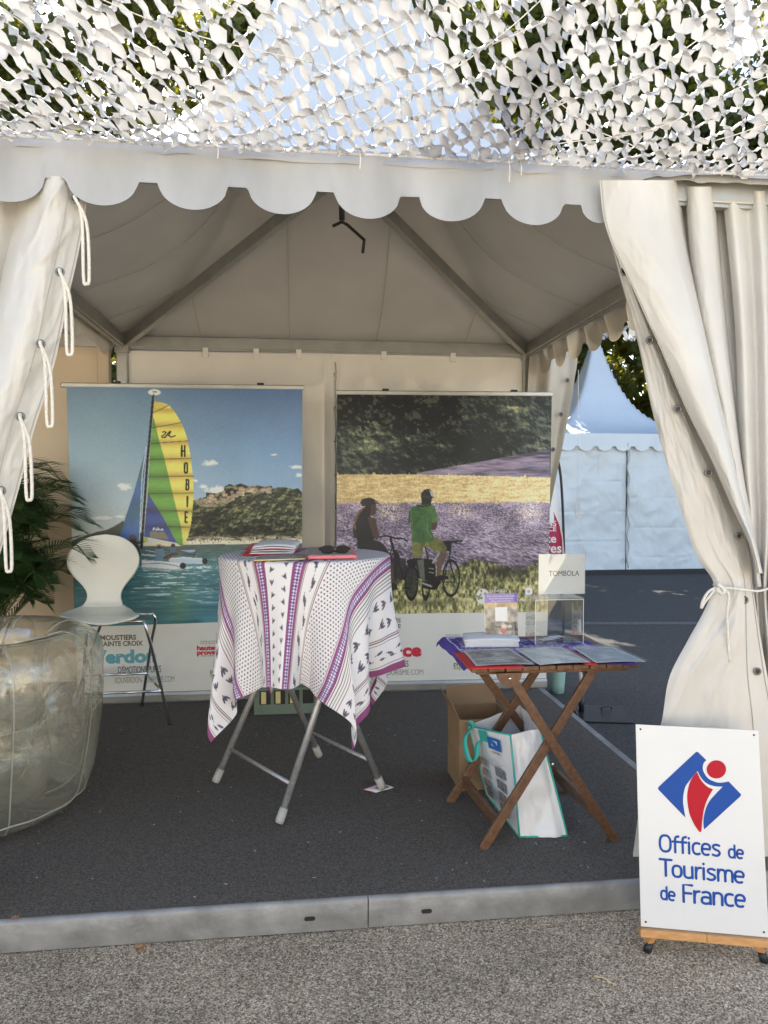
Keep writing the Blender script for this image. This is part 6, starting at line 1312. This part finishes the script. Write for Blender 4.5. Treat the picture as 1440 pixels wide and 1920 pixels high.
mb = MB(); hcn = bb+Vector((.06, .06, .012)); mb.tube([hcn+Vector((-.035, 0, 0)), hcn+Vector((-.03, 0, .02)), hcn+Vector((.03, 0, .02)), hcn+Vector((.035, 0, 0))], .005, 6, smooth_n=14); mb.build('carry_handle', M['black_metal'], o, True)
pp = Vector(atZ(1090, 1335, .012)); MB().tube([pp, pp+Vector((0, 0, .12))], .018, 12).build('socket', M['black_metal'], o, True); MB().tube([pp+Vector((0, 0, .12)), pp+Vector((-.012, .0, .34)), pp+Vector((-.02, 0, .62))], .012, 10).build('pole', M['white_plastic'], o, True)
# red flag behind the cycling banner
fg = thing('feather_flag', atY(1042, 1290, 5.66)[:2]+(0,), 'crimson and white feather flag half hidden behind the cycling banner', 'flag')
rows = []; 
for y in np.linspace(835, 1075, 50):
    xl = 1010; xr = np.interp(y, [835, 870, 950, 1000, 1060, 1150, 1290], [1036, 1040, 1046, 1055, 1060, 1060, 1050]); rows.append([atY(xl+(xr-xl)*s_, y, 5.64+.02*math.sin(s_*5+y*.01)) for s_ in np.linspace(0, 1, 16)])
rows = np.array(rows); sheet('white_border', rows, M['paper'], fg)
M['crimson'] = mat('crimson_polyester', (.42, .012, .075), .6, var=.06)
rr = []
for y in np.linspace(948, 1072, 40):
    xl = 1010; xr = np.interp(y, [948, 960, 985, 1010, 1060, 1150, 1290], [1029, 1038, 1049, 1054, 1055, 1054, 1044]); rr.append([atY(xl+(xr-xl)*s_, y, 5.634+.02*math.sin(s_*5+y*.01)) for s_ in np.linspace(0, 1, 16)])
sheet('flag_cloth', np.array(rr), M['crimson'], fg)
MB().tube([atY(1052, 1300, 5.66), atY(1058, 1100, 5.66), atY(1052, 900, 5.66), atY(1034, 825, 5.66)], .011, 8, smooth_n=20).build('pole', M['black_metal'], fg, True)
for tx, x0, x1, yb, yt_ in (('ENS', 1018, 1043, 986, 976), ('NCE', 1018, 1043, 996, 987), ('te', 1024, 1043, 1017, 1001), ('ves', 1020, 1053, 1036, 1018)):
    put_text(fg, tx, x0, x1, -yb, -yt_, lambda u, v: atY(u, -v, 5.605), M['white_ink'], .02)
# dry leaf and straw on the ground
lf_ = Vector(atZ(262, 1780, .006)); n_ = 14; S, T = np.meshgrid(np.linspace(-1, 1, n_), np.linspace(-1, 1, n_)); wdt = np.sqrt(np.maximum(0, 1-T*T))*(.75+.35*np.cos(T*9))
P = np.stack([lf_.x+.022*T, lf_.y+.013*S*wdt, lf_.z+.010*np.abs(S*wdt)+.006*T*T+.006*np.maximum(0, T)], axis=2)
M['dry'] = mat('dry_leaf', (.36, .17, .06), .8, var=.25, vscale=80); props(sheet('fallen_leaf', P, M['dry'], base=lf_), 'curled orange dry leaf against the platform edge', 'leaf')
lf2 = Vector(atZ(28, 1722, PZ+.010)); P2 = np.stack([lf2.x+.013*T, lf2.y+.007*S*wdt, lf2.z+.006*np.abs(S*wdt)+.004*T*T], axis=2); props(sheet('fallen_leaf', P2, M['dry'], base=lf2), 'tiny dry leaf lying on the carpet edge', 'leaf')
a_, b_ = Vector(atZ(1115, 1830, .005)), Vector(atZ(1150, 1845, .005)); props(MB().tube([a_, (a_+b_)/2+Vector((0, .004, .004)), b_], .0015, 5).build('straw', M['yellow_paper'], base=a_), 'thin pale straw lying on the speckled ground', 'straw')

# lint on the carpet, loose grit on the ground
rg = np.random.default_rng(91); mb = MB()
for i in range(90):
    x, y = rg.uniform(-1.1, 1.6), 2.5+2.3*rg.uniform(0, 1)**1.4; s_ = rg.uniform(.0012, .003); a_ = rg.uniform(0, PI)
    mb.bar((x-s_*2*math.cos(a_), y-s_*2*math.sin(a_), PZ+.0125), (x+s_*2*math.cos(a_), y+s_*2*math.sin(a_), PZ+.0135), s_*.5, .0008)
props(mb.build('carpet_lint', M['paper']), 'pale lint flecks scattered over the dark carpet', 'lint', kind='stuff')
mb = MB(); M['grit'] = mat('loose_grit', (.16, .13, .10), .9, col2=(.55, .48, .38), vscale=60)
for i in range(420):
    x, y = rg.uniform(-1.3, 1.7), 1.9+.56*rg.uniform(0, 1)**.7; s_ = rg.uniform(.0012, .0038)
    mb.obox((x, y, s_*.4), (s_*2, s_*1.5, s_*1.1), Matrix.Rotation(rg.uniform(0, 3), 3, 'Z') @ Matrix.Rotation(rg.uniform(-.5, .5), 3, 'X'))
props(mb.build('loose_grit', M['grit']), 'loose grit and small stones along the platform front', 'grit', kind='stuff')
